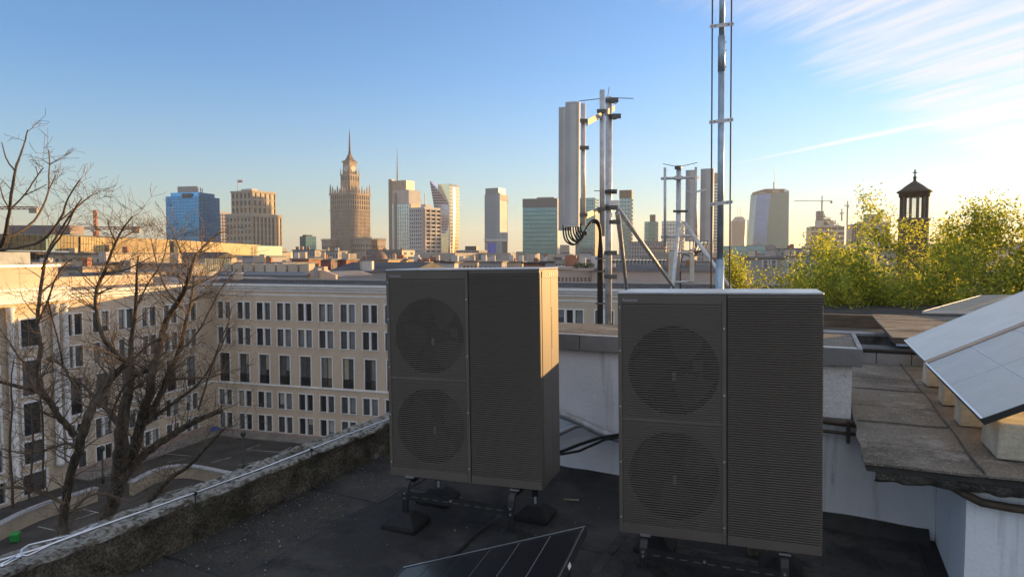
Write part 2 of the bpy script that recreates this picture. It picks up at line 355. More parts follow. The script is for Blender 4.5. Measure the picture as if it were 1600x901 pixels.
def para_mat():
    nt = PARA.node_tree; N = nt.nodes.new; L = nt.links.new; b = nt.nodes['Principled BSDF']; b.inputs['Roughness'].default_value = .95; b.inputs['Specular IOR Level'].default_value = .2
    tc = N('ShaderNodeTexCoord')
    def nz(s, d=6): n = N('ShaderNodeTexNoise'); n.inputs['Scale'].default_value = s; n.inputs['Detail'].default_value = d; n.inputs['Roughness'].default_value=.65; L(tc.outputs['Object'], n.inputs[0]); return n.outputs[0]
    def rng(x, a, c, lo=0, hi=1): m = N('ShaderNodeMapRange'); L(x, m.inputs[0]); m.inputs[1].default_value=a; m.inputs[2].default_value=c; m.inputs[3].default_value=lo; m.inputs[4].default_value=hi; return m.outputs[0]
    def mix(f, A, B, mode='MIX'):
        m = N('ShaderNodeMix'); m.data_type='RGBA'; m.blend_type=mode
        if isinstance(f,(int,float)): m.inputs['Factor'].default_value=f
        else: L(f, m.inputs['Factor'])
        for nm, v in (('A',A),('B',B)):
            if isinstance(v, tuple): m.inputs[nm].default_value = v
            else: L(v, m.inputs[nm])
        return m.outputs['Result']
    base = mix(rng(nz(4),.35,.65), (.060,.053,.041,1), (.17,.15,.118,1))
    agg = mix(rng(nz(60,5),.40,.62), (.48,.48,.48,1), (1.45,1.42,1.35,1))
    base = mix(1.0, base, agg, 'MULTIPLY')
    geo = N('ShaderNodeNewGeometry'); sp = N('ShaderNodeSeparateXYZ'); L(geo.outputs['True Normal'], sp.inputs[0])
    up = rng(sp.outputs[2], .45, .8)
    mu = N('ShaderNodeMath'); mu.operation='MULTIPLY'; L(up, mu.inputs[0]); L(rng(nz(20,8),.40,.56), mu.inputs[1])
    col = mix(mu.outputs[0], base, (.38,.37,.345,1))      # pale lichen crust lying on the upper side
    moss = mix(rng(nz(2.2),.55,.72), col, (.040,.045,.020,1))
    L(moss, b.inputs['Base Color'])
    bp = N('ShaderNodeBump'); bp.inputs['Strength'].default_value=1; bp.inputs['Distance'].default_value=.03; L(nz(48,8), bp.inputs['Height']); L(bp.outputs[0], b.inputs['Normal'])
para_mat()
tag(pb.build('parapet', PARA, loc=RO, rotz=-GA, smooth=True, fix=True), 'low rough concrete parapet crusted with pale lichen along the roof edge', 'parapet')

# lightning conductor along the parapet, with its turnbuckle
wz = -1.56
pts = [Q(x, y, wz) for x, y in ((-60,893),(60,857),(150,824),(230,796),(310,768),(400,735),(474,706),(540,680),(607,654),(660,634))]
tag(MB().tube(pts, .0075, 8).build('lightning_wire', ALU, smooth=True), 'silvery conductor wire stretched above the parapet', 'wire')
loop = [Q(*p, wz) for p in ((110,836),(70,845),(45,851),(34,858),(33,866),(42,868),(60,860),(90,845),(135,828),(152,818))]
tag(MB().tube(loop, .006, 8).build('wire_loop', ALU, smooth=True), 'doubled-back wire loop threaded through the turnbuckle eye', 'wire')
tb = thing('turnbuckle', 'small forged turnbuckle tensioning the wire at the bottom left', 'turnbuckle', Q(15,876,wz))
d0 = (Q(34,863,wz)-Q(-8,884,wz)).normalized(); sdv = Vector((-d0.y, d0.x, 0)); o0 = Vector((0,0,0))
for sgn in (-1, 1): MB().tube([o0-d0*.06+sdv*sgn*.012, o0+d0*.055+sdv*sgn*.012], .0055, 8).build('body_bar', ALU, tb, True)
for sgn in (-1, 1): MB().tube([o0+d0*sgn*.05-sdv*.016, o0+d0*sgn*.05+sdv*.016], .010, 8).build('end_nut', ALU, tb, True)
MB().tube([o0+d0*.05, o0+d0*.085], .006, 8).build('eye_bolt', ALU, tb, True)
MB().tube([o0-d0*.05, o0-d0*.16], .006, 8).build('eye_bolt', ALU, tb, True)
for i, (x, y, wh) in enumerate(((487,702,'nearest the heat pump'),(305,770,'above the middle of the parapet'))):
    t = Q(x, y, wz); h = thing('wire_holder', 'short dark conductor holder on the parapet ' + wh, 'holder', (t.x, t.y, dz(0)+.26), 0, 'conductor holders on the parapet')
    MB().tube([(0,0,0),(0,0,wz-dz(0)-.26)], .004, 6).build('stem', BLKMET, h); MB().box(-.010,.010,-.008,.008,wz-dz(0)-.272,wz-dz(0)-.25).build('clip', BLKMET, h)

# raised block behind the heat pumps: white wall, fascia, gravelled top
rb = roofthing('rooftop_block', 'white plastered rooftop block behind the two heat pumps', 'wall', 0, 0, 0)
mb = MB(); nA, nZ = 60, 16
z1 = -.80
w = MB()
vs = []; fs = []
for i in range(nA+1):
    a = .2 + (4.03-.2)*i/nA; lo = dz(a)-.05
    for k in range(nZ+1):
        z = lo + (z1-lo)*k/nZ
        vs.append((a, .19 + .008*nn(a*1.5, z*1.5, 2), z))
for i in range(nA):
    for k in range(nZ):
        q = i*(nZ+1)+k; fs.append((q, q+nZ+1, q+nZ+2, q+1))
w.add(vs, fs); w.build('wall', PLAST, rb, smooth=True, fix=False)
MB().quad((4.03,.19,dz(4.03)),(4.03,1.22,dz(4.03)),(4.03,1.22,z1),(4.03,.19,z1)).build('end_wall', PEEL, rb, fix=False)
MB().quad((3.55,.178,-1.24),(4.031,.178,-1.24),(4.031,.178,z1),(3.55,.178,z1)).build('peeling_patch', PEEL, rb, fix=False)
MB().box(.2,4.03,1.18,1.22,-1.9,z1).build('back_wall', PLAST, rb)
x = .15
while x < 4.09:
    x2 = min(x + .58, 4.10)
    bevel(MB().box(x+.003, x2-.003, .125, .16, -.835, -.70+.003*(int(x*10)%2)).build('fascia_panel', FLASH, rb), .004)
    x = x2
for k in range(3): bevel(MB().box(4.066,4.10,.162+k*.36,.518+k*.36,-.835,-.70).build('fascia_panel', FLASH, rb), .004)
MB().box(.15,4.064,.161,1.24,-.80,-.712).build('top_slab', FELT2, rb)
MB().box(.15,4.06,.16,.20,-.712,-.698).build('drip_edge', ZINC, rb)
# upstand at the foot of the wall
up = MB(); vs = []; n = 70
for i in range(n+1):
    a = .2 + 4.36*i/n; j1 = .012*nn(a*4, 1.3); j2 = .02*nn(a*2.2, 7)
    vs += [(a, -.02+j2, dz(a)-.01), (a, .10+j2*.5, dz(a)+.035), (a, .176, dz(a)+.10+j1), (a, .21, dz(a)+.10+j1)]
fs = [(i*4+k, (i+1)*4+k, (i+1)*4+k+1, i*4+k+1) for i in range(n) for k in range(3)]
tag(up.add(vs, fs).build('felt_upstand', BITUM, loc=RO, rotz=-GA, smooth=True, fix=False), 'black bitumen upstand turned up at the foot of the white wall', 'upstand')

# insulated pipes and black hoses on the wall between the heat pumps
def onwall(x, y, off=.06):           # pixel -> point just in front of wall A
    r = ray(x, y); nrm = VV; t0 = (RV(0, .19 - off) ).dot(nrm) / r.dot(nrm); return r * t0
tag(MB().tube([onwall(x,y,.07) for x,y in ((850,634),(880,648),(905,658),(930,671),(962,684),(1000,690))], [.034,.036,.034,.037,.036,.034], 10).build('insulated_pipe', mat('foil wrap', (.42,.43,.46), .5, .3, var=.15, vs=14, bump=.6, bs=25), smooth=True), 'foil-wrapped pipe sloping down the white wall to the right', 'pipe')
tag(MB().tube([onwall(x,y,.07) for x,y in ((850,688),(878,674),(900,664),(918,662))], [.026,.028,.026,.024], 10).build('insulated_pipe', MATS['foil wrap'], smooth=True), 'shorter foil-wrapped pipe rising behind the left heat pump', 'pipe')
tag(MB().tube([onwall(x,y,.16) for x,y in ((850,712),(880,704),(905,694),(935,684),(945,682),(985,676))], .014, 8).build('refrigerant_hose', RUBBER, smooth=True), 'upper black hose looping between the heat pumps', 'hose')
tag(MB().tube([onwall(x,y,.18) for x,y in ((850,706),(878,709),(905,704),(930,693),(945,686),(985,680))], .011, 8).build('refrigerant_hose', RUBBER, smooth=True), 'lower thinner black hose looping between the heat pumps', 'hose')
tag(MB().tube([onwall(x,y,.05) for x,y in ((1240,650),(1290,657),(1350,664))], .026, 10).build('wall_pipe', mat('brown pipe', (.075,.055,.038), .6, var=.2, vs=10)), 'upper brown pipe on the white wall right of the front heat pump', 'pipe')
tag(MB().tube([onwall(x,y,.05) for x,y in ((1240,666),(1290,673),(1350,680))], .013, 8).build('wall_pipe', MATS['brown pipe']), 'thin lower brown pipe on the white wall right of the front heat pump', 'pipe')
c = onwall(1326, 672, .09); bk = MB().obox(c - Vector((0,0,.10)) - UU*.012, UU*.024, VV*.085, Vector((0,0,.17)))
tag(bk.build('pipe_bracket', MATS['brown pipe']), 'dark upright bracket holding the brown pipes to the wall', 'bracket')

# right-hand roof: slab on white walls
sb = roofthing('roof_slab', 'gravelled roof slab with crumbling mortar edge on white walls, right', 'roof', 0, 0, 0)
A0 = 4.06; ZS = -1.21; LB = -1.08
MB().box(A0, 11, LB, 3.0, ZS-.055, ZS-.012).build('slab', BITUM, sb)
cut_b = [LB-.02, -.62, -.05, .62, 1.3, 2.0, 3.0]
for i in range(6):
    for k, (a0, a1) in enumerate(((A0-.015, 4.66), (4.60, 5.62), (5.56, 7.3), (7.24, 11))):
        if k and i % 2: continue
        b0, b1 = cut_b[i], cut_b[i+1 if k == 0 else min(i+2,6)] + .04
        m2 = MB(); nx, ny = 6, 8; vs = []; fs = []
        for y in range(ny+1):
            for x in range(nx+1):
                a = a0+(a1-a0)*x/nx; b = b0+(b1-b0)*y/ny
                l = ZS + .003*((i+k) % 2) + .004*k + .005*nn(a*2,b*2,4) + (.006 if x == nx else 0) - (.004 if x == 0 and k else 0)
                wob = .02*nn(b*3, a, 2)
                vs.append((a + (wob if x in (0,nx) else 0), b + (.012*nn(a*4,b,8) if y in (0,ny) else 0), l))
        for y in range(ny):
            for x in range(nx): q = y*(nx+1)+x; fs.append((q,q+1,q+nx+2,q+nx+1))
        rim = list(range(nx+1)) + [y*(nx+1)+nx for y in range(1,ny+1)] + [ny*(nx+1)+x for x in range(nx-1,-1,-1)] + [y*(nx+1) for y in range(ny-1,0,-1)]
        o = len(vs); vs += [(vs[r_][0], vs[r_][1], vs[r_][2]-.014) for r_ in rim]; n = len(rim)
        fs += [(rim[q], rim[(q+1)%n], o+(q+1)%n, o+q) for q in range(n)]
        m2.add(vs, fs).build('felt_sheet', FELT2, sb, fix=False)
# weld beads between the slab's sheets
for edge, (p0, p1) in enumerate([((4.64,LB),(4.64,3.0)), ((5.60,LB),(5.60,3.0))] + [((A0,cut_b[k]+.03),(4.64,cut_b[k]+.03)) for k in (2,4)]):
    vv = []; m_ = 46
    for q in range(m_+1):
        f_ = q/m_; a = p0[0]+(p1[0]-p0[0])*f_; b = p0[1]+(p1[1]-p0[1])*f_; wv = .009+.007*nn(f_*11, edge*3, 2); jt = .02*nn(f_*5, edge, 7); zt = ZS+.020
        vv += [(a-wv+jt, b, zt-.012), (a+jt, b, zt), (a+wv+jt, b, zt-.012)] if p0[0] == p1[0] else [(a, b-wv+jt, zt-.012), (a, b+jt, zt-.004), (a, b+wv+jt, zt-.012)]
    MB().add(vv, [(q*3+k, (q+1)*3+k, (q+1)*3+k+1, q*3+k+1) for q in range(m_) for k in (0, 1)]).build('weld_bead', mat('old bitumen', (.075,.068,.058), .85, var=.2, vs=9), sb, fix=False)
# crumbling mortar under the lip
m3 = MB(); vs = []; n = 260
for i in range(n+1):
    a = A0 + .05 + 6.5*i/n
    e = .03*nn(a*6,1)+.02*nn(a*17,3); e2 = .022*nn(a*9,5)+.015*nn(a*23,2)
    vs += [(a, LB+.03, ZS-.05), (a, LB+.005+.4*e2, ZS-.062), (a, LB+.03+e, ZS-.105+e2), (a, LB+.09+e2, ZS-.135+.6*e)]
m3.add(vs, [(i*4+k, (i+1)*4+k, (i+1)*4+k+1, i*4+k+1) for i in range(n) for k in range(3)])
m3.build('mortar_edge', CONC, sb, fix=False)
def wallq(p, q, z0a, z0b, z1_, m, nm='wall'):
    mbq = MB(); nx, nz_ = 24, 10; vs = []
    for i in range(nx+1):
        for k in range(nz_+1):
            a = p[0]+(q[0]-p[0])*i/nx; b = p[1]+(q[1]-p[1])*i/nx; lo = z0a+(z0b-z0a)*i/nx
            z = lo+(z1_-lo)*k/nz_; j = .006*nn(a*2+b*2, z*2, 6)
            vs.append((a+(j if p[0]==q[0] else 0), b+(j if p[1]==q[1] else 0), z))
    return mbq.add(vs, [(i*(nz_+1)+k,(i+1)*(nz_+1)+k,(i+1)*(nz_+1)+k+1,i*(nz_+1)+k+1) for i in range(nx) for k in range(nz_)]).build(nm, m, sb, smooth=True, fix=False)
wallq((4.03,.195),(4.60,.195), dz(4)-.05, dz(4.6)-.05, ZS-.05, PLAST)
wallq((4.60,.195),(4.60,-.86), dz(4.6)-.05, dz(4.6)-.05, ZS-.05, PLAST)
wallq((4.60,-.86),(11,-.86), dz(4.6)-.3, dz(11)-.3, ZS-.05, PLAST)
# pipe dropping from under the lip and running along the nearer wall
pc = [RV(4.50,-.90,ZS-.13), RV(4.58,-.92,ZS-.17), RV(4.66,-.93,ZS-.205), RV(4.80,-.93,ZS-.215), RV(8,-.93,ZS-.23)]
tag(MB().tube(pc, .024, 10).build('lip_pipe', MATS['brown pipe'], smooth=True), 'brown pipe curving from under the slab edge along the white wall', 'pipe')
c = RV(5.13,-.93,ZS-.27); tag(MB().box(-.012,.012,-.012,.03,-.04,.05).build('pipe_clip', MATS['brown pipe'], loc=c, rotz=-GA), 'small clip below the brown pipe at the right edge', 'bracket')

# curb at the far end of the slab, and the roof beyond
cb = roofthing('roof_curb', 'low grey sheet-metal curb closing the far end of the gravelled slab', 'curb', 4.06, 3.0, ZS)
MB().box(0,5,0,.30,-.05,.15).build('core', BITUM, cb)
for k in range(9): bevel(MB().box(k*.34+.004,(k+1)*.34-.004,-.012,.0,-.0,.12).build('fascia_panel', FLASH, cb), .003)
MB().box(-.02,5,-.03,.33,.152,.172).build('cap', MIN_R, cb)
tag(MB().box(0.02,14,1.30,24,-1.75,-1.6).build('back_roof', FELT, loc=RO, rotz=-GA), kind='structure')
bb = roofthing('back_parapet', 'grey weathered parapet across the roof behind the gravelled slab', 'parapet', 2.9, 5.6, -1.6)
MB().box(0,6,0,.28,-.1,.42).build('wall', CONC, bb); 
for k in range(7): MB().box(k*.84+.004,(k+1)*.84-.004,-.03,.31,.422,.452+.003*(k%2)).build('cap_panel', FLASH, bb)
o = roofthing('vent_pot', 'small dark vent pot standing on the far curb', 'vent', 4.9, 3.15, ZS+.172)
MB().lathe([(.05,0),(.05,.10),(.075,.11),(.075,.15),(.03,.17)],14).build('cowl', BLKMET, o, True); MB().lathe([(.07,-.004),(.07,.012)],14).build('base_ring', FLASH, o)
c = Q(1300,510,-1.16); bm_ = MB().box(-2.2,2.6,0,.12,-.11,.10)
tag(bm_.build('timber_beam', mat('grey timber', (.105,.085,.062), .9, var=.3, vs=6, stretch=(.3,2,2)), loc=RV(AB(c)[0],AB(c)[1],-1.06), rotz=-GA), 'dark horizontal beam in front of the green trees', 'beam')
for k, a in enumerate((-1.9, .9, 2.4)):
    p = RV(AB(c)[0]+a, AB(c)[1]+.02, -1.6)
    tag(MB().box(-.05,.05,.0,.09,0,.43).build('beam_post', MATS['grey timber'], loc=p, rotz=-GA), ('leftmost','middle','rightmost')[k] + ' short post carrying the dark beam', 'post', 'posts under the beam')
# felt-covered canopy beyond, with a solar panel lying on it
cn = Q(1365,492,-.92); ca, cbb = AB(cn)
ct = roofthing('felt_canopy', 'flat felt-covered canopy jutting out beyond the solar panels', 'canopy', ca, cbb, -.92)
MB().box(0,5.5,-3.1,0,-.07,-.012).build('deck_board', MATS['grey timber'], ct)
for k in range(4): MB().box(-.03+k*.0, 5.5, -3.12+k*.785, -3.12+(k+1)*.785+.03, -.010+.004*(k%2), .004+.004*(k%2)).build('felt_sheet', FELT2, ct)
MB().box(.25,.45,-2.7,-.2,-.68,-.10).build('support_wall', PLAST, ct)
MB().box(2.5,5.5,-2.7,-.2,-.68,-.10).build('support_wall', PLAST, ct)

# ------------------------------------------------------------------ solar panels
FRAME = mat('silver panel frame', (.70,.71,.74), .35, .6, var=.04)
def solar(name, label, o, e1, e2, L1, L2, n1, n2, cellm, framem, group=None, gap=.008, fr=.012, th=.035):
    """o = corner, e1 / e2 unit edges, normal = e1 x e2 upward"""
    e1 = Vector(e1).normalized(); e2 = Vector(e2).normalized(); nrm = e1.cross(e2)
    if nrm.z < 0: nrm = -nrm
    t = thing(name, label, 'solar panel', o, 0, group); z = Vector((0,0,0))
    MB().obox(e1*fr+e2*fr-nrm*(th*.8), e1*(L1-2*fr), e2*(L2-2*fr), nrm*(th*.8-.004)).build('backsheet', SHEET, t)
    for (s, a, b) in ((z, e1*L1, e2*fr), (e2*(L2-fr), e1*L1, e2*fr), (e2*fr, e1*fr, e2*(L2-2*fr)), (e1*(L1-fr)+e2*fr, e1*fr, e2*(L2-2*fr))):
        MB().obox(s-nrm*th, a, b, nrm*(th+.002)).build('frame_rail', framem, t)
    c1 = (L1-2*fr-gap)/n1; c2 = (L2-2*fr-gap)/n2
    me = None
    for i in range(n1):
        for j in range(n2):
            if me is None: me = MB().obox(z, e1*(c1-gap), e2*(c2-gap), nrm*.003).mesh('cell', cellm)
            link('cell', me, t, e1*(fr+gap+i*c1)+e2*(fr+gap+j*c2)-nrm*.0035)
    return t
ZP = -.95
pB, pP, pA = Q(1533,655,ZP), Q(1445,567,ZP), Q(1403,534,ZP)
ev = (pP - pB); L2b = ev.length; ev.normalize()
TILT = R(28); eu = UU*math.cos(TILT) + Vector((0,0,math.sin(TILT)))
eu = (eu - ev*eu.dot(ev)).normalized()
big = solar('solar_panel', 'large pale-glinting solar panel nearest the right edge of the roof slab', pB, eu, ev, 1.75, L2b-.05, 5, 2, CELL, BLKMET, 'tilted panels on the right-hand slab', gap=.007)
MB().obox(Vector((0,0,0)) + eu.cross(ev).normalized()*(.004 if eu.cross(ev).z > 0 else -.004), ev*(L2b-.05), eu*.014, eu.cross(ev).normalized()*.003).build('edge_trim', FRAME, big)
solar('solar_panel', 'upper pale solar panel behind the nearest one on the right', pP + ev*.015 + Vector((0,0,.02)), eu, ev, 1.75, (pA-pP).length, 1, 1, mat('glare-pale panel glass', (.52,.52,.49), .4, 0, var=.06, vs=3, spec=.8), FRAME, 'tilted panels on the right-hand slab', gap=.004)  # sky glare on this panel is put into its paler glass colour
# ballast blocks below the low edge
for k, (s, w_, off, lab) in enumerate(((.10,.42,.10,'beige concrete ballast block under the near corner of the right-hand panels'),(.92,.24,.05,'second beige ballast block from the near corner under the panels'),(1.65,.22,.05,'third beige ballast block along the low panel edge'),(2.5,.30,.05,'farthest beige ballast block along the low panel edge'))):
    q = pB + ev*s + UU*off
    bevel(tag(MB().frustum(.32,w_*.5,.32,w_*.5,0,.31,w_*.49,ZP-ZS-.045+ .10*0).build('ballast_block', BLOCKC, loc=(q.x,q.y,ZS+.012), rotz=-GA), lab, 'block', 'ballast blocks under the panels'), .012)
for s_ in (.5, 1.8):
    q = ev*s_ + eu*.9 - Vector((0,0,.06))
    MB().tube([q, (q.x, q.y, ZS - pB.z)], .02, 8).build('strut', ALU, big)
# small panel on the canopy
c1_, c2_, c3_ = Q(1512,503,-.80), Q(1442,486,-.84), Q(1545,463,-.66)
q1 = P(1511,504,8.9); q2 = P(1441,486,10.6); q3 = P(1532,461,12.6)
e1 = (q3-q2); e2 = (q1-q2); e1n = e1.normalized(); e2 = e2 - e1n*e2.dot(e1n)
solar('solar_panel', 'small greenish solar panel lying on the canopy in front of the trees', q2, e1, e2, e1.length, e2.length, 3, 2, mat('green-grey panel glass', (.10,.11,.085), .5, 0, var=.1, spec=.4), FRAME)
# front panel near the camera
Cc, Lc = Vector((.39,3.59,-1.45)), Vector((-.63,3.90,-1.82))
Cc = Q(915,822,-1.45); e1 = (Lc - Cc); e2v = Vector((-.15,-.51,0)); e2v = e2v - e1.normalized()*e2v.dot(e1.normalized())
fp = solar('solar_panel', 'dusty black solar panel with silver edge in the foreground', Cc, e1, e2v, 1.134, 1.72, 6, 1, CELLD, BLKMET, gap=.006, fr=.014)
e1n = e1.normalized(); e2n = e2v.normalized(); nr = e1n.cross(e2n); nr = nr if nr.z > 0 else -nr
MB().obox(nr*.0025-e2n*.001, e1n*1.134, e2n*.008, nr*.002).build('edge_trim', ALU, fp)
MB().obox(nr*.0025+e1n*.004+e2n*.02, e1n*.003, e2n*1.6, nr*.002).build('edge_trim', ALU, fp)
side = -e1n
MB().obox(e2n*.42-nr*.028+side*.001, e2n*.045, nr*.020, side*.002).build('serial_sticker', WHITEP, fp)
for s in (.55,):
    MB().tube([e2n*s-nr*.05+side*-.02, e2n*s-nr*.05+side*.02], .008, 8).build('clamp_bolt', ZINC, fp)
for (s1, s2) in ((.06,.25),(1.05,.25),(.06,1.5),(1.05,1.5)):
    q = e1n*s1 + e2n*s2 - nr*.037
    MB().tube([q, (q.x, q.y, dz(AB(q+Cc)[0]) - Cc.z)], .018, 8).build('leg', BLKMET, fp)

# ------------------------------------------------------------------ heat pumps
HW, HD, HH, HX = 1.17, .46, 1.50, .65
def text_mesh(body, size, m, extr=.001):
    cu = bpy.data.curves.new('lettering', 'FONT'); cu.body = body; cu.size = size; cu.extrude = extr; cu.align_x = 'LEFT'
    o = bpy.data.objects.new('lettering', cu); COL.objects.link(o)
    dg = bpy.context.evaluated_depsgraph_get(); me = bpy.data.meshes.new_from_object(o.evaluated_get(dg))
    COL.objects.unlink(o); bpy.data.objects.remove(o); me.materials.clear(); me.materials.append(m); return me
PITCHS = .0146
LOGO = mat('silver lettering', (.45,.45,.46), .4, .2, var=0)
slat_me = MB().add([(0,0,0),(HX-.055,0,0),(HX-.055,.007,.001),(0,.007,.001),(0,0,.0070),(HX-.055,0,.0070),(HX-.055,.007,.0080),(0,.007,.0080)],
                   [(0,3,2,1),(4,5,6,7),(0,1,5,4),(1,2,6,5),(2,3,7,6),(3,0,4,7)]).mesh('slat', UNIT)
RW = HW - HX - .006
rib_me = MB().add([(0,.012,0),(RW,.012,0),(RW+.004,0,.004),(0,0,.004),(RW+.004,0,.0095),(0,0,.0095),(RW,.012,.0135),(0,.012,.0135)],
                  [(0,1,2,3),(3,2,4,5),(5,4,6,7),(0,3,5,7),(1,6,4,2)]).mesh('rib', UNIT)
def make_pump(label, loc):
    t = thing('heat_pump', label, 'heat pump', loc, 0, 'heat pumps on the roof'); t.rotation_euler = (0, R(-.9), R(-19.6))
    # casing: back, sides, bottom, top as one hollow body
    b = MB(); y0 = .018
    b.box(.0,.018,y0,HD,0,HH); b.box(.018,HX-.02,HD-.02,HD,0,HH); b.box(.018,HX-.02,y0+.02,HD-.02,0,.03); b.box(.018,HX-.02,y0+.02,HD-.02,HH-.03,HH-.002)
    b.box(HX-.02,HW,y0,HD,0,HH-.001)
    b.build('casing', UNIT, t)
    bevel(MB().box(-.004,HW+.004,-.004,HD+.004,HH,HH+.014).build('top_cover', mat('pale top cover', (.42,.42,.43), .32, .5, var=.1, vs=9), t), .006)  # top cover is paler than the casing paint
    # front frame of the fan side
    f = MB(); f.box(0,.024,0,y0,0,HH); f.box(.024,HX-.028,0,y0,0,.062); f.box(.024,HX-.028,0,y0,HH-.058,HH); f.box(HX-.028,HX-.004,0,y0,0,HH); f.box(.024,HX-.028,.0,.012,HH*.475,HH*.475+.02)
    bevel(f.build('grille_frame', UNIT, t), .002)
    MB().box(HX-.004,HX+.003,.008,.02,0,HH).build('seam', UNITIN, t)
    MB().box(HX+.003,HW,0,y0,0,.058).build('skirt', UNIT, t); MB().box(HX+.003,HW,.002,y0,HH-.02,HH).build('head_rail', UNIT, t)
    MB().box(HX+.003,HW-.002,.012,y0,.058,HH-.02).build('right_panel', UNIT, t)
    # baffle with two round openings
    pl = MB(); yb = .0095
    for zc, z0, z1 in ((1.035, .725, HH-.058), (.385, .062, .725)):
        xc, rad = .335, .272; x0, x1 = .02, HX-.022; N = 56
        angs = sorted(set([2*math.pi*k/N for k in range(N)] + [math.atan2(zz-zc, xx-xc) % (2*math.pi) for xx in (x0,x1) for zz in (z0,z1)]))
        vs = []
        for a in angs:
            c_, s_ = math.cos(a), math.sin(a); vs.append((xc+rad*c_, yb, zc+rad*s_))
            tt = min([(x1-xc)/c_ if c_ > 1e-9 else 9, (x0-xc)/c_ if c_ < -1e-9 else 9, (z1-zc)/s_ if s_ > 1e-9 else 9, (z0-zc)/s_ if s_ < -1e-9 else 9])
            vs.append((xc+tt*c_, yb, zc+tt*s_))
        n = len(angs); vs += [(xc+rad*.97*math.cos(a), yb+.16, zc+rad*.97*math.sin(a)) for a in angs]
        pl.add(vs, [(2*i, 2*i+1, (2*((i+1)%n))+1, 2*((i+1)%n)) for i in range(n)] + [(2*i, 2*((i+1)%n), 2*n+(i+1)%n, 2*n+i) for i in range(n)])
    pl.build('baffle', UNIT, t, fix=False)
    MB().box(.03,HX-.03,.20,.21,.03,HH-.04).build('coil', UNITIN, t)
    for zc in (1.035, .385):
        fan = MB().tube([(.335,.075,zc),(.335,.16,zc)], [.055,.065], 16).build('fan', UNITIN, t)
        for k in range(3):
            a0 = k*2.094 + zc; bm_ = MB(); vs = []
            for i in range(7):
                r = .05 + .2*i/6
                for j in range(5):
                    aa = a0 + (j/4-.5)*(1.25 - .25*i/6) + .25*i/6
                    vs.append((.335+r*math.cos(aa), .09+.05*(j/4), zc+r*math.sin(aa)))
            vs += [(x_, y_+.004, z_) for x_, y_, z_ in vs]
            fs = [(i*5+j, i*5+j+1, (i+1)*5+j+1, (i+1)*5+j) for i in range(6) for j in range(4)]
            fs += [tuple(35+q for q in reversed(f_)) for f_ in fs]
            bm_.add(vs, fs).build('blade', mat('fan blade', (.075,.07,.062), .5, var=.05), fan, True, fix=False)
        MB().box(.325,.345,.070,.074,zc-.075,zc-.02).build('hub_label', mat('pale label', (.62,.58,.42), .6, var=.1, vs=40), fan)
        MB().box(.44,.50,.150,.17,zc-.02,zc+.045).build('motor_bracket', mat('grey bracket', (.12,.12,.12), .5, var=.1), fan)
        MB().box(.485,.495,.145,.165,zc-.09,zc-.02).build('motor_bracket', MATS['grey bracket'], fan)
    for (xx, zz) in ((.012,.10),(.012,.45),(.012,.80),(.012,1.15),(.012,1.42),(HX-.016,.10),(HX-.016,.5),(HX-.016,.9),(HX-.016,1.3)):
        MB().tube([(xx,-.003,zz),(xx,.001,zz)], .005, 8).build('screw', ZINC, t)
    # slats and ribs
    z = .066
    while z < HH-.070:
        if not (HH*.475-.012 < z < HH*.475+.021): link('slat', slat_me, t, (.026, .001, z))
        z += PITCHS
    z = .060
    while z < HH-.034:
        link('rib', rib_me, t, (HX+.004, .0005, z)); z += PITCHS
    # right side: two flush panels with a seam and a column of stamped marks
    sp = bevel(MB().box(HW,HW+.004,.05,HD*.56,.02,HH-.06).build('side_panel', UNIT, t), .002)
    sp2 = bevel(MB().box(HW,HW+.004,HD*.56+.004,HD-.012,.02,HH-.06).build('side_panel', UNIT, t), .002)
    MB().box(HW,HW+.006,.05,HD-.012,HH-.056,HH-.01).build('side_flange', UNIT, t)
    for yy in (.2,.25,.30): MB().box(HW+.006,HW+.010,yy,yy+.012,HH-.04,HH-.028).build('screw', ZINC, t)
    rs = random.Random(5); mk = MB(); zz = HH-.27
    while zz > HH-.56:
        h_ = rs.uniform(.006,.016); yy = HD*.56+.010
        mk.box(HW+.004,HW+.0052,yy,yy+rs.uniform(.012,.02),zz-h_,zz); zz -= h_+rs.uniform(.003,.008)
    mk.build('stamped_marks', UNITIN, sp2)
    lg = text_mesh('Panasonic', .024, LOGO); o = link('lettering', lg, t, (.03, -.002, HH-.042)); o.rotation_euler = (R(90), 0, 0)
    return t
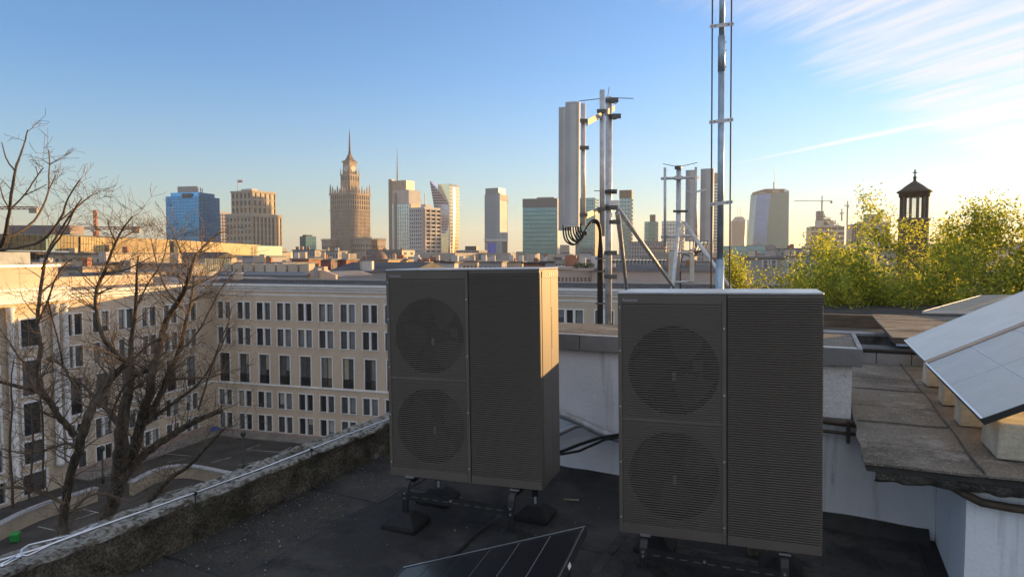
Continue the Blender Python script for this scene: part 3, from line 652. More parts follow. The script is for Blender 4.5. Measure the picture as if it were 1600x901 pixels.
def make_stand(label, pump_loc, order):
    c, s = math.cos(R(-19.6)), math.sin(R(-19.6))
    t = thing('support_stand', label, 'stand', (pump_loc.x, pump_loc.y, 0), R(-19.6), 'stands under the heat pumps')
    zu = pump_loc.z - .002
    def lz(x, y): p = Vector((pump_loc.x + c*x - s*y, pump_loc.y + s*x + c*y, 0)); return dz(AB(p)[0]) + .012
    def foot(x, y):
        z0 = lz(x, y); f = MB().frustum(x,y,.135,.135,z0,.135,.135,z0+.035); f.frustum(x,y,.134,.134,z0+.0351,.055,.055,z0+.105)
        bevel(f.build('rubber_foot', RUBBER, t), .008); return z0 + .105
    for x in (.16, HW-.20):
        zf = foot(x, -.06); tl = R(.9)*x
        # flat bent front leg
        path = [(x,-.07,zf-.02),(x,-.07,zu-.10),(x,-.062,zu-.05),(x,-.03,zu-.015),(x,.03,zu-.004+tl*.0),(x,.12,zu-.004)]
        l = MB(); vs = []
        for (px_, py_, pz_) in path: vs += [(px_-.022,py_-.006,pz_),(px_+.022,py_-.006,pz_),(px_+.022,py_+.010,pz_-.010),(px_-.022,py_+.010,pz_-.010)]
        n = len(path); l.add(vs, [(i*4+k, i*4+(k+1)%4, (i+1)*4+(k+1)%4, (i+1)*4+k) for i in range(n-1) for k in range(4)] + [(3,2,1,0), tuple(n*4-4+k for k in range(4))])
        l.build('front_leg', BLKMET, t)
        MB().tube([(x,-.065,zf-.01),(x,-.065,zf+.05)], .007, 8).build('threaded_rod', ZINC, t)
        MB().box(x-.03,x+.035,-.01,.02,zu-.003,zu+.008).build('washer_plate', ALU, t)
        zr = foot(x, HD+.02); zu2 = zu
        MB().tube([(x,HD+.02,zr-.02),(x,HD+.02,zr+.07)], .009, 8).build('threaded_rod', ZINC, t)
        MB().box(x-.02,x+.02,HD,HD+.035,zr+.06,zu2+.02).build('rear_leg', BLKMET, t)
        for q in (.45, .60):
            zb = zf + (zu-zf)*q; MB().tube([(x,-.078,zb),(x,-.086,zb)], .008, 8).build('bolt', ALU, t)
        MB().box(x-.02,x+.02,.03,HD+.02,zu-.045,zu-.012).build('side_rail', BLKMET, t)
    x0, x1 = .16, HW-.20; za, zb = lz(x0,-.07)+.105, lz(x1,-.07)+.105; za += (zu-za)*.52; zb += (zu-zb)*.52
    rl = MB().add([(x0+.022,-.074,za-.028),(x1-.022,-.074,zb-.028),(x1-.022,-.074,zb+.028),(x0+.022,-.074,za+.028),(x0+.022,-.05,za-.028),(x1-.022,-.05,zb-.028),(x1-.022,-.05,zb+.028),(x0+.022,-.05,za+.028)],
                  [(0,1,2,3),(7,6,5,4),(0,4,5,1),(2,6,7,3),(1,5,6,2),(0,3,7,4)])
    rail = rl.build('cross_rail', BLKMET, t)
    for k in range(9):
        f_ = (k+1)/10; x = x0+(x1-x0)*f_; z = za+(zb-za)*f_; MB().box(x-.022,x+.022,-.0752,-.0738,z-.003,z+.003).build('slot', mat('slot edge', (.10,.10,.10), .5, var=0), rail)
    f_ = .45; MB().tube([(x0+(x1-x0)*f_,-.075,za+(zb-za)*f_+.012),(x0+(x1-x0)*f_,-.083,za+(zb-za)*f_+.012)], .009, 8).build('bolt', ALU, t)
U1 = P(610, 741, 4.97); U2 = P(968, 830, 4.235)
make_pump('left graphite heat pump with a golden sunlit side and slatted front', U1)
make_pump('right graphite heat pump, the nearer one, with slatted front', U2)
make_stand('black stand with rubber feet under the left heat pump', U1, 0)
make_stand('black stand with rubber feet under the right heat pump', U2, 1)
# a brick and a lath left on the deck
c = Q(1180, 868, -2.06); tag(bevel(MB().box(-.05,.05,-.04,.04,0,.07).build('brick_stub', mat('old brick', (.16,.13,.10), .9, var=.3, vs=20, bump=.4), loc=c, rotz=R(-15)), .006), 'broken brick lying under the right heat pump', 'brick')
c = Q(893, 783, -1.99); tag(MB().box(-.06,.06,-.008,.008,.01,.02).build('wood_lath', mat('pale wood', (.28,.24,.18), .8, var=.2, vs=20), loc=c, rotz=R(-8)), 'short pale lath lying before the white wall', 'lath')

# ------------------------------------------------------------------ antenna mast (near)
D1 = 11.0
def pole(x, y0, y1, d, rpx, name, m, parent, n=14, x2=None):
    a, b = P(x, y0, d), P(x2 if x2 is not None else x, y1, d); r = rpx / FPX * d
    return MB().tube([a, b], r, n).build(name, m, parent, True)
def base(x, d, z): p = P(x, 398, d); return Vector((p.x, p.y, z))
am = thing('antenna_mast', 'tall galvanised antenna mast with struts behind the heat pumps', 'mast')
bz = base(951.5, D1, -1.6)
MB().tube([bz, P(951.5,152,D1)], 5.3/FPX*D1, 16).build('main_pole', ZINC, am, True)
MB().box(-.16,.16,-.16,.16,0,.02).build('base_plate', ZINC, am, loc=bz)
pole(941, 141, 369, 10.75, 4.0, 'side_pole', ZINC, am)
pole(911.5, 162, 352, 10.3, 3.6, 'carrier_pole', ZINC, am)
for (p0, d0_, p1, d1_) in (((916,192),10.35,(958,170),11.15),((914,337),10.35,(950,322),11.1)):
    a, b = P(*p0,d0_), P(*p1,d1_); ax = (b-a)
    MB().obox(a-Vector((0,0,.045)), ax, Vector((0,0,.09)), Vector((.02,-.05,0))).build('arm', mat('dull steel arm', (.30,.28,.26), .6, .2, var=.12), am)
for (x, y, d_) in ((953,158,D1),(957,183,D1-.02),(952,325,D1-.02),(956,347,D1),(951,395,D1),(951,432,D1),(951,300,D1)):
    p = P(x,y,d_); r = 7.2/FPX*D1
    MB().tube([p-Vector((0,0,.03)),p+Vector((0,0,.03))], r, 14).build('clamp', mat('dark clamp', (.12,.12,.12), .5, .5, var=.1), am)
    MB().box(-.02,.12,-.10,-.05,-.035,.035).build('clamp_bolt', MATS['dark clamp'], am, loc=p)
for (x, y, d_) in ((914,232,10.3),(941,175,10.75),(941,327,10.75),(912,190,10.3),(912,336,10.3)):
    p = P(x,y,d_); MB().box(-.09,.05,-.09,-.03,-.025,.025).build('u_clamp', MATS['dark clamp'], am, loc=p)
top = P(949.5, 153, D1)
for (x, y, dd) in ((905,158,D1-.3),(990,154,D1-.2),(952,136,D1+.5)):
    MB().tube([top, P(x,y,dd)], .006, 6).build('needle', MATS['dark clamp'], am)
MB().tube([P(955,160,D1-.05),P(963,162,D1-.1),P(964,157,D1-.1),P(956,153,D1-.05)], .008, 6).build('bird_loop', MATS['dark clamp'], am)
for (p0, f_) in (((962,321), Q(1072,476,-1.6)), ((965,333), Q(983,484,-1.6))):
    a = P(*p0, D1-.05)
    MB().tube([a, f_], .042, 12).build('strut', ZINC, am, True)
p = P(960,322,D1-.05); MB().box(-.09,.07,-.03,.03,-.05,.09).build('strut_lug', WHITEP, am, loc=p)
MB().tube([P(928,298,D1-.1), P(960,299,D1-.1)], .006, 6).build('needle', MATS['dark clamp'], am)
MB().tube([P(954,299,D1-.12), P(962,299,D1-.12)], [.03,.012], 8).build('needle_boss', MATS['dark clamp'], am)
# panel antennas: curved radomes
def radome(label, xc, ytop, ybot, d, wpx, rot, grp):
    p = P(xc, ybot, d); h = P(xc, ytop, d).z - p.z; w = wpx/FPX*d
    t = thing('panel_antenna', label, 'antenna', p, rot, grp)
    prof = []
    for k in range(13):
        a = math.pi*k/12; prof.append((-w*math.cos(a), -w*.55*math.sin(a)))
    prof += [(w, .07), (-w, .07)]
    o = MB(); o.prism(prof, 0, h); bevel(o.build('radome', RADOME, t), .006)
    n = 13
    MB().prism([(x_*1.012, y_*1.012-.001) for x_, y_ in prof[5:9]] + [(prof[8][0]*.95, prof[8][1]*.9), (prof[5][0]*.95, prof[5][1]*.9)], .02, h-.02).build('face_strip', RADOM2, t)
    MB().prism([(x_*1.02, y_*1.02) for x_, y_ in prof], h-.004, h+.018).build('end_cap', RADOM2, t)
    MB().prism([(x_*1.02, y_*1.02) for x_, y_ in prof], -.02, .002).build('end_cap', RADOM2, t)
    for z in (.25*h, .85*h): MB().box(-.05,.05,.07,.16,z,z+.06).build('bracket', ZINC, t)
    return t
radome('front grey panel antenna, the taller of the near pair', 894, 162, 352, 10.15, 11.2, R(-8), 'panel antennas on the near mast')
radome('rear grey panel antenna half hidden left of its neighbour', 882, 170, 358, 10.55, 9.5, R(-8), 'panel antennas on the near mast')
ORD = ('first','second','third','fourth','fifth','sixth','seventh','eighth')
# coaxial cables from the antenna down the pole
for i in range(8):
    xs = 880 + 3.9*i; dcb = 10.25 + .04*i; y0 = 354 + (2 if i < 4 else -1)
    low = 385 - 2.2*i + random.uniform(-1.5,1.5); xm = 890 + 2.3*i
    xe = 934.5 + .95*i
    path = [P(xs,y0-4,dcb), P(xs+.3,y0+9,dcb), P(xs+3,low-8,dcb), P(xm+4,low-1,dcb), P(xm+12,low-4-i*.4,10.3), P(916-i*.5,356+i*.8,10.35), P(924,348-i*.7,10.45), P(931+.5*i,347-.5*i,10.5), P(936.5+.3*i,356,10.55), P(937+.4*i,375,10.6), P(xe,400,10.65), P(xe,450,10.7), P(xe-.3,520,10.75)]
    # smooth the polyline
    q = path
    for _ in range(2):
        r_ = [q[0]]
        for a_, b_ in zip(q[:-1], q[1:]): r_ += [a_*.75+b_*.25, a_*.25+b_*.75]
        q = r_ + [q[-1]]
    tag(MB().tube(q, .013, 7).build('coaxial_cable', CABLE, smooth=True), ORD[i] + ' black coaxial cable from the left looping under the near antennas', 'cable', 'coaxial cables on the near mast')
for y in (404, 424, 474):
    p = P(938, y, 10.62); tag(MB().box(-.075,.075,-.03,.03,-.012,.012).build('cable_tie', MATS['dark clamp'], loc=p), {404:'upper',424:'middle',474:'lowest'}[y] + ' dark band tying the cable bundle on the near mast', 'cable tie', 'ties on the cable bundle')

# second antenna mast, farther
D2 = 20.0
a2 = thing('antenna_mast', 'smaller antenna mast with two crossarms, farther off behind the right heat pump', 'mast')
MB().tube([base(1060,D2,-1.6), P(1060.5,263,D2)], 3.7/FPX*D2, 14).build('main_pole', ZINC, a2, True)
pole(1039, 262, 385, D2-.2, 2.1, 'carrier_pole', ZINC, a2); pole(1087.5, 261, 386, D2-.2, 2.1, 'carrier_pole', ZINC, a2)
for y in (278, 369):
    MB().tube([P(1033,y+1,D2-.15), P(1092,y-1,D2-.15)], 2.2/FPX*D2, 10).build('crossarm', ZINC, a2, True)
    p = P(1060,y,D2-.1); MB().box(-.10,.10,-.10,.10,-.05,.05).build('arm_clamp', ZINC, a2, loc=p)
for (p0, p1) in (((1061,346),(1051,446)), ((1069,347),(1142,452))):
    a = P(*p0, D2-.3); b = P(*p1, D2-1.2); dr = (b-a)
    MB().tube([a, a + dr*((-1.6-a.z)/dr.z)], .055, 10).build('strut', ZINC, a2, True)
tp = P(1060,261,D2)
for (x, y) in ((1036,256),(1090,254)): MB().tube([tp, P(x,y,D2-.3)], .009, 6).build('needle', MATS['dark clamp'], a2)
MB().tube([tp-Vector((0,0,.06)), tp+Vector((0,0,.03))], .11, 10).build('top_clamp', MATS['dark clamp'], a2)
MB().tube([P(1052,330,D2-.1), P(1074,330,D2-.1)], .035, 8).build('step_bolt', MATS['dark clamp'], a2)
for (x, y0, y1) in ((1048,396,432),(1081,398,440)):
    p = P(x,y1,D2-.6); h = P(x,y0,D2-.6).z-p.z; bevel(MB().box(-.055,.055,-.05,.05,0,h).build('radio_unit', CREAM, a2, loc=p), .01)
for y in (395, 441): MB().tube([P(1047,y,D2-.5),P(1083,y-1,D2-.5)], .035, 8).build('crossarm', ZINC, a2, True)
p = P(1081,300,D2-.4); MB().obox(P(1074,299,D2-.4), P(1081,303,D2-.5)-P(1074,299,D2-.4), Vector((0,.05,0)), Vector((0,0,.05))).build('tilt_bracket', ZINC, a2); MB().obox(P(1081,303,D2-.5), P(1103,297,D2-.4)-P(1081,303,D2-.5), Vector((0,.05,0)), Vector((0,0,.05))).build('tilt_bracket', ZINC, a2)
radome('left wide grey panel antenna on the far mast', 1079, 267, 376, 20.4, 8.3, R(-10), 'panel antennas on the far mast')
radome('right wide grey panel antenna on the far mast', 1104, 265, 377, 20.5, 10, R(-10), 'panel antennas on the far mast')
for i in range(6):
    x = 1078 + i*5.5
    pth = [P(x,376,20.3), P(x,384,20.2), P(1078+i*4.2,391,20.1), P(1092-i*2,399,20.0), P(1080,401,19.9), P(1068,396,19.9), P(1064,410,19.85), P(1063,452,19.85)]
    tag(MB().tube(pth, .014, 6).build('coaxial_cable', CABLE, smooth=True), ORD[i] + ' thin black cable from the left hanging below the far panel antennas', 'cable', 'coaxial cables on the far mast')

# lightning mast
D3 = 12.0
lm = thing('lightning_mast', 'very tall pale blue steel lightning mast with short crossbars', 'mast')
LBL = mat('pale blue steel', (.36,.47,.58), .38, .6, var=.12, vs=6)
MB().tube([base(1124.5,D3,-1.6), P(1125.3,405,D3)], 6.3/FPX*D3, 16).build('lower_tube', LBL, lm, True)
MB().tube([P(1125.3,405,D3), P(1127.3,110,D3)], 4.9/FPX*D3, 16).build('middle_tube', LBL, lm, True)
MB().tube([P(1127.3,112,D3), P(1127.6,57,D3)], 5.6/FPX*D3, 16).build('sleeve', LBL, lm, True)
MB().tube([P(1127.6,58,D3), P(1129,-60,D3)], 4.2/FPX*D3, 16).build('upper_tube', LBL, lm, True)
for (x, y) in ((1128.2,39.5),(1127.4,189),(1126.2,317.5)):
    a, b = P(x-19,y+2.2,D3-.07), P(x+18.5,y-2.2,D3-.07); ax = b-a
    cbm = MB().obox(a-Vector((0,0,.03)), ax, Vector((0,.012,0)), Vector((0,0,.06))).build('crossbar', ZINC, lm)
    for f_ in (.08,.22,.78,.92):
        q = a + ax*f_; MB().tube([q-Vector((0,.012,0)), q], .012, 8).build('bolt', MATS['dark clamp'], cbm)
for f_ in range(4):
    p = P(1127.4+5.4, 66+f_*13, D3); MB().tube([p-Vector((.02,0,0)), p+Vector((.02,0,0))], .012, 6).build('set_screw', MATS['dark clamp'], lm)
tag(MB().tube([P(1113.5,-60,D3-.05), P(1111.5,300,D3-.05), P(1111,455,D3-.05)], .013, 8).build('down_conductor', mat('copper brown wire', (.10,.06,.05), .5, .3, var=.1)), 'thin brown conductor running down left of the lightning mast', 'wire')
tag(MB().tube([P(1143.5,-60,D3-.05), P(1141,300,D3-.05), P(1140,455,D3-.05)], .014, 8).build('down_conductor', MATS['copper brown wire']), 'thin brown conductor running down right of the lightning mast', 'wire')

# ------------------------------------------------------------------ building across the courtyard
FO = P(577, 398, 80.0); FO.z = 0
FA = math.atan2(.288, .958)                       # facade turned 16.7 degrees
mn = thing('courtyard_building', 'long beige five-storey building with white-framed windows across the courtyard', 'building', (FO.x, FO.y, GZ), -FA)
# local frame: x to the right along the facade, y into the building, z above the yard
ROWS = [(-8.0,-5.9,1.92,2), (-11.2,-9.1,1.92,2), (-15.95,-12.35,1.46,1), (-18.95,-17.0,1.92,2), (-21.9,-19.95,1.92,2)]
cols = [-2.93*k for k in range(8)] + [2.93*k for k in range(1,9)] + [24.4+3.25*k for k in range(6)]
def win_meshes():
    out = {}
    for (z0, z1, w, kind) in ROWS:
        h = z1 - z0; key = (round(h,2), w)
        if key in out: continue
        f = MB(); t = .13
        f.box(-w/2-t,-w/2,-.06,.30,-t*.6,h+t); f.box(w/2,w/2+t,-.06,.30,-t*.6,h+t); f.box(-w/2,w/2,-.055,.30,h,h+t); f.box(-w/2,w/2,-.09,.30,-t*.6,0)
        if kind == 2: f.box(-.13,.13,-.03,.30,0,h)
        frame = f.mesh('window', MIN_T)
        pw = w/2-.13 if kind == 2 else w/2
        s = MB(); g = .07
        s.box(0,pw,.19,.26,0,g); s.box(0,pw,.19,.26,h-g,h); s.box(0,g,.192,.26,g,h-g); s.box(pw-g,pw,.192,.26,g,h-g)
        if kind == 1: s.box(g,pw-g,.193,.26,h*.28,h*.28+.06)
        sash = s.mesh('sash', SASH)
        panes = [MB().box(g,pw-g,.22,.235,g,h-g).mesh('pane', m) for m in (GLS1, GLS2, GLS3)]
        gr = None
        if kind == 1:
            q = MB(); q.box(-w/2,w/2,.02,.05,1.0,1.05); q.box(-w/2,w/2,.02,.05,.05,.09)
            for k in range(15): q.box(-w/2+.1*k+.06,-w/2+.1*k+.085,.02,.05,.09,1.0)
            gr = q.mesh('railing', mat('iron railing', (.03,.028,.027), .6, .3, var=0))
        out[key] = (frame, sash, panes, pw, kind, gr, w)
    return out
BLINDS = (mat('white blind', (.36,.37,.37), .8, var=.05), mat('cream blind', (.38,.34,.27), .8, var=.05), mat('grey blind', (.22,.23,.25), .8, var=.05))
WM = win_meshes(); wr = random.Random(3)
def add_window(parent, key, x, z, rot=0.0, origin=(0,0,0)):
    frame, sash, panes, pw, kind, gr, w = WM[key]
    o = link('window', frame, parent, (origin[0]+math.cos(rot)*x, origin[1]+math.sin(rot)*x, z), rot)
    base_r = wr.random()
    for sx in ((-w/2, 0) if kind == 1 else (-w/2, .13)):
        link('sash', sash, o, (sx,0,0))
        r_ = wr.random()*.6 + base_r*.4
        link('pane', panes[0 if r_ < .42 else (1 if r_ > .66 else 2)], o, (sx,0,0))
    if gr: link('railing', gr, o, (0,0,0))
    if wr.random() < .42:
        h_ = key[0]; dr = h_*wr.choice((.25,.35,.5,.7,.95)); sx = wr.choice((-w/2, 0 if kind == 1 else .13))
        MB().box(sx+.08, sx+pw-.08, .205, .216, h_-.08-dr, h_-.08).build('blind', wr.choice(BLINDS), o)
def facade(parent, s0, s1, zb, zt, rects, name, m, rot=0.0, origin=(0,0,0), depth=.3):
    xs = sorted(set([s0, s1] + [r_[0] for r_ in rects] + [r_[1] for r_ in rects])); zs = sorted(set([zb, zt] + [r_[2] for r_ in rects] + [r_[3] for r_ in rects]))
    mb = MB(); rs = [(a-1e-4,b+1e-4,c-1e-4,d+1e-4) for a,b,c,d in rects]
    for i in range(len(zs)-1):
        run = None
        for j in range(len(xs)):
            solid = False
            if j < len(xs)-1:
                cx, cz = (xs[j]+xs[j+1])/2, (zs[i]+zs[i+1])/2
                solid = not any(a < cx < b and c < cz < d for a,b,c,d in rs)
            if solid and run is None: run = xs[j]
            if not solid and run is not None:
                mb.quad((run,0,zs[i]),(xs[j],0,zs[i]),(xs[j],0,zs[i+1]),(run,0,zs[i+1])); run = None
    for a,b,c,d in rects:
        mb.quad((a,0,c),(a,depth,c),(a,depth,d),(a,0,d)); mb.quad((b,0,c),(b,0,d),(b,depth,d),(b,depth,c))
        mb.quad((a,0,c),(b,0,c),(b,depth,c),(a,depth,c)); mb.quad((a,0,d),(a,depth,d),(b,depth,d),(b,0,d))
    return mb.build(name, m, parent, loc=origin, rotz=rot, fix=False)
def rects_for(cs, rows): return [(c-w/2, c+w/2, z0-GZ, z1-GZ) for c in cs for (z0,z1,w,k) in rows]
XL, XR = -22.45, 46.0                              # left end = inner corner with the wing
zE = -4.45 - GZ                                    # eaves height above the yard
facade(mn, XL, XR, -.5, zE, rects_for(cols, ROWS), 'wall', MIN_W)
for c in cols:
    for (z0,z1,w,k) in ROWS: add_window(mn, (round(z1-z0,2), w), c, z0-GZ)
def strip(parent, x0, x1, prof, name, m, rot=0.0, origin=(0,0,0)):
    n = len(prof); vs = [(x, y, z) for x in (x0, x1) for y, z in prof]
    return MB().add(vs, [(k, n+k, n+(k+1)%n, (k+1)%n) for k in range(n)] + [tuple(range(n-1,-1,-1)), tuple(range(n,2*n))]).build(name, m, parent, loc=origin, rotz=rot)
CORN = [(0,zE-.05),(-.12,zE),(-.12,zE+.18),(-.35,zE+.32),(-.35,zE+.50),(-.62,zE+.62),(-.62,zE+.92),(.2,zE+.92),(.2,zE-.05)]
strip(mn, XL-.4, XR, CORN, 'cornice', MIN_T)
strip(mn, XL, XR, [(0,-16.2-GZ),(-.10,-16.2-GZ),(-.10,-16.05-GZ),(0,-16.0-GZ)], 'string_course', MIN_T)
strip(mn, XL, XR, [(0,zE-.55),(-.06,zE-.55),(-.06,zE-.40),(0,zE-.38)], 'string_course', MIN_T)
strip(mn, XL, XR, [(0,-.5),(-.14,-.5),(-.14,.42),(0,.46)], 'plinth', PINK)
# roof: dark sheet behind a low snow guard
zr = zE + .92
strip(mn, XL-.3, XR, [(-.60,zr+.002),(-.56,zr+.06),(2.2,zr+.42),(13,zr+.10),(13,zr-1),(-.2,zr-.3)], 'roof', MIN_R)
strip(mn, XL-.3, XR, [(2.15,zr+.40),(2.1,zr+.55),(2.4,zr+.55),(2.4,zr+.38)], 'ridge_cap', ZINC)
sg = MB()
for k in range(150):
    x = XL + k*.45; sg.box(x,x+.05,.58,.64,zr+.20,zr+.42)
sg.box(XL,XR,.60,.63,zr+.30,zr+.33); sg.box(XL,XR,.60,.63,zr+.38,zr+.41)
sg.build('snow_guard', mat('rusty guard', (.10,.085,.075), .8, .2, var=.3, vs=2), mn)
for (x, w) in ((-19.4,.9),):
    ch = MB().box(x-w/2,x+w/2,.9,1.7,zr+.1,zr+1.15).build('chimney', MATS['beige render'], mn); MB().box(x-w/2-.08,x+w/2+.08,.82,1.78,zr+1.15,zr+1.27).build('cap', ZINC, ch)
strip(mn, XL-16, XR, [(.02,-.5),(.02,zE),(13,zE),(13,-.5)], 'core', MIN_W, origin=(0,.4,0))
# wing on the left, at right angles, coming towards us (local x = towards the camera)
WO = (XL, 0, 0); WROT = math.pi/2                  # local x runs away from us, so distances towards us are negative
wcols = [-(3.66+3.15*k) for k in range(6)]
facade(mn, -21.2, 0, -.5, zE, rects_for(wcols, ROWS), 'wing_wall', MIN_W, WROT, WO)
for c in wcols:
    for (z0,z1,w,k) in ROWS: add_window(mn, (round(z1-z0,2), w), c, z0-GZ, WROT, WO)
strip(mn, -21.2, 0, CORN, 'cornice', MIN_T, WROT, WO)
strip(mn, -21.2, 0, [(0,-16.2-GZ),(-.10,-16.2-GZ),(-.10,-16.05-GZ),(0,-16.0-GZ)], 'string_course', MIN_T, WROT, WO)
strip(mn, -21.2, 0, [(0,-.5),(-.14,-.5),(-.14,.9),(0,.95)], 'plinth', PINK, WROT, WO)
strip(mn, -44, 14, [(-.58,zr+.001),(-.5,zr+.05),(1.5,zr+.30),(16,zr+.40),(16,zr-1),(-.2,zr-.3)], 'wing_roof', PAVE, WROT, WO)
strip(mn, -21.2, -8, [(1.2,zr+.2),(1.2,zr+1.3),(1.6,zr+1.3),(1.6,zr+.2)], 'attic_wall', MIN_W, WROT, WO)
strip(mn, -44, -.02, [(.35,-.5),(.35,zE),(15,zE),(15,-.5)], 'wing_core', MIN_W, WROT, WO)
# portico with tall pilasters at the near end of the wing
PW = [(-8.4,-5.9,1.75), (-12.9,-9.7,1.75), (-16.6,-13.6,1.75), (-19.2,-17.2,1.9), (-22.0,-20.2,2.2)]
pc_ = [-24.7-3.9*k for k in range(5)]
PO = (XL + 1.0, 0, 0)
prs = [(c-w/2,c+w/2,z0-GZ,z1-GZ) for c in pc_ for (z0,z1,w) in PW]
facade(mn, -44, -21.6, -.5, zE+.3, prs, 'portico_wall', MIN_W, WROT, PO)
MB().quad((0,0,-.5),(1.0,0,-.5),(1.0,0,zE+1),(0,0,zE+1)).build('portico_return', MIN_W, mn, loc=(XL,-21.6,0), rotz=0)
for c in pc_:
    for (z0,z1,w) in PW:
        h = z1-z0; f = MB(); t = .22
        f.box(-w/2-t,-w/2,-.08,.3,-t*.6,h+t); f.box(w/2,w/2+t,-.08,.3,-t*.6,h+t); f.box(-w/2,w/2,-.075,.3,h,h+t); f.box(-w/2,w/2,-.12,.3,-t*.6,0)
        o = link('window', f.mesh('window', MIN_T), mn, (PO[0], c, z0-GZ), WROT)
        for sx in (0, 1):
            g_ = MB(); x0 = -w/2+sx*w/2; g_.box(x0,x0+.06,.19,.25,0,h); g_.box(x0+w/2-.06,x0+w/2,.19,.25,0,h); g_.box(x0+.06,x0+w/2-.06,.192,.25,h-.06,h); g_.box(x0+.06,x0+w/2-.06,.192,.25,0,.06); g_.box(x0+.06,x0+w/2-.06,.193,.25,h*.62,h*.62+.05)
            g_.build('sash', SASH, o); MB().box(x0+.06,x0+w/2-.06,.22,.23,.06,h-.06).build('pane', (GLS1, GLS3)[wr.random() > .6], o)
for c in (-22.35, -26.65, -30.5, -34.4):
    for dx in ((0, .95) if c == -22.35 else (0,)):
        o = MB(); z0, z1 = -20.1-GZ, zE-.2; prof = [(.36,z0),(.36,z0+.3),(.31,z0+.4),(.29,z1-.5),(.34,z1-.4),(.38,z1)]
        o.lathe(prof, 18, (-.12, 0)); o.build('column', MIN_T, mn, True, loc=(PO[0]+.45, c+dx-.0, 0), rotz=WROT)
strip(mn, -44, -21.3, [(.0,zE+.1),(-.95,zE+.1),(-.95,zE+1.1),(-1.15,zE+1.2),(-1.15,zE+1.45),(.2,zE+1.45),(.2,zE+.1)], 'portico_entablature', MIN_T, WROT, PO)
strip(mn, -44, -22.2, [(-.6,zE+1.45),(-.6,zE+3.35),(6,zE+3.35),(6,zE+1.45)], 'portico_attic', MIN_W, WROT, PO)
strip(mn, -44, -22.0, [(-.75,zE+3.35),(-.75,zE+3.55),(6.2,zE+3.55),(6.2,zE+3.35)], 'attic_cap', ZINC, WROT, PO)
for k in range(3): MB().box(0,2.4,0,3,zE+3.56,zE+4.7).build('roof_hood', mat('blue grey sheet', (.20,.23,.27), .6, .3, var=.15, vs=1), mn, loc=(XL-3.2-1.5*k,-26-5.5*k,0))

# ------------------------------------------------------------------ courtyard furnishings
WHL = mat('worn line paint', (.42,.42,.40), .8, vs=1.2, col2=(.12,.12,.115), lo=.35, hi=.55)
def yard_line(p0, p1, w=.12):
    a, b = Q(*p0, GZ), Q(*p1, GZ); dr = (b-a).normalized(); n_ = Vector((-dr.y, dr.x, 0))*w*.5
    z = Vector((0,0,.006-GZ))
    m_ = MB().quad(a-n_+z, b-n_+z, b+n_+z, a+n_+z); m_.v = [(x, y, .006) for x, y, _ in m_.v]
    m_.build('parking_line', WHL, courtyard, fix=False)
for p0, p1 in (((386,702),(472,709)),((384,702),(407,694)),((436,707),(455,698)),((470,709),(498,714)),((330,722),(361,714)),((372,726),(410,720)),((140,739),(185,745)),((185,745),(235,751)),((235,690),(290,697)),((240,707),(300,712)),((255,680),(300,686)),((60,822),(86,828)),((130,795),(165,803)),((115,812),(150,800)),((260,770),(300,758)),((415,735),(440,724)),((260,722),(292,716))):
    yard_line(p0, p1)
pv = MB()
ppts = [FO + Vector((math.cos(-FA)*x - math.sin(-FA)*y, math.sin(-FA)*x + math.cos(-FA)*y, GZ)) for x, y in ((XL+2.2,-2.2),(30,-2.2),(30,-.1),(XL+.1,-.1),(XL+.1,-20),(XL+2.2,-20))]
pv.add([(p.x,p.y,.12) for p in ppts] + [(p.x,p.y,-.05) for p in ppts], [(0,1,2,3),(0,3,4,5),(1,0,6,7),(0,5,11,6),(5,4,10,11)])
tag(pv.build('pavement', PAVE, loc=(0,0,GZ), fix=False), kind='structure')
# curved ramp wall with a pale cap
def ramp_wall(label, pts, h, zc):
    t = thing('ramp_wall', label, 'wall', Q(*pts[0], zc) * 1.0, 0, None); o = t.location.copy(); o.z = GZ; t.location = o
    q = [Q(*p, zc) for p in pts]
    for _ in range(2):
        r_ = [q[0]]
        for a, b in zip(q[:-1], q[1:]): r_ += [a*.75+b*.25, a*.25+b*.75]
        q = r_ + [q[-1]]
    def ribbon(w, z0, z1, nm, m):
        vs = []; n_ = len(q)
        for i in range(n_):
            d_ = (q[min(i+1,n_-1)] - q[max(i-1,0)]); d_.z = 0; d_.normalize(); s_ = Vector((-d_.y,d_.x,0))*w
            for sg_, z in ((-1,z0),(1,z0),(1,z1),(-1,z1)):
                p = q[i] + s_*sg_; vs.append((p.x-o.x, p.y-o.y, z))
        MB().add(vs, [(i*4+k, i*4+(k+1)%4, (i+1)*4+(k+1)%4, (i+1)*4+k) for i in range(n_-1) for k in range(4)] + [(3,2,1,0), tuple(n_*4-4+k for k in range(4))]).build(nm, m, t)
    ribbon(.22, 0, zc-GZ-.12, 'wall', mat('sand wall', (.36,.30,.23), .9, var=.12, vs=.6)); ribbon(.34, zc-GZ-.12, zc-GZ, 'cap', mat('pale cap', (.34,.36,.40), .6, var=.12))
ramp_wall('curved ramp wall with a pale cap in the courtyard, right of the big tree', [(205,752),(235,735),(262,727),(290,725),(318,729),(345,735),(400,745),(470,762)], 1.3, GZ+1.3)
ramp_wall('curved ramp wall with a pale cap at the left of the courtyard', [(-40,838),(0,816),(40,796),(80,781),(122,769),(150,760)], 1.3, GZ+1.3)
def lamp(label, x, y0, y1):
    b = Q(x, y1, GZ); h = P(x, y0, b.y).z - GZ
    t = thing('lamp_post', label, 'lamp post', b, 0, 'courtyard lamp posts'); g_ = mat('dark green paint', (.02,.035,.03), .5, var=.1)
    MB().lathe([(.16,0),(.16,.5),(.09,.6),(.07,h)],12).build('post', g_, t, True); MB().lathe([(.05,h),(.24,h+.1),(.26,h+.45),(.1,h+.6)],12).build('lantern', g_, t, True)
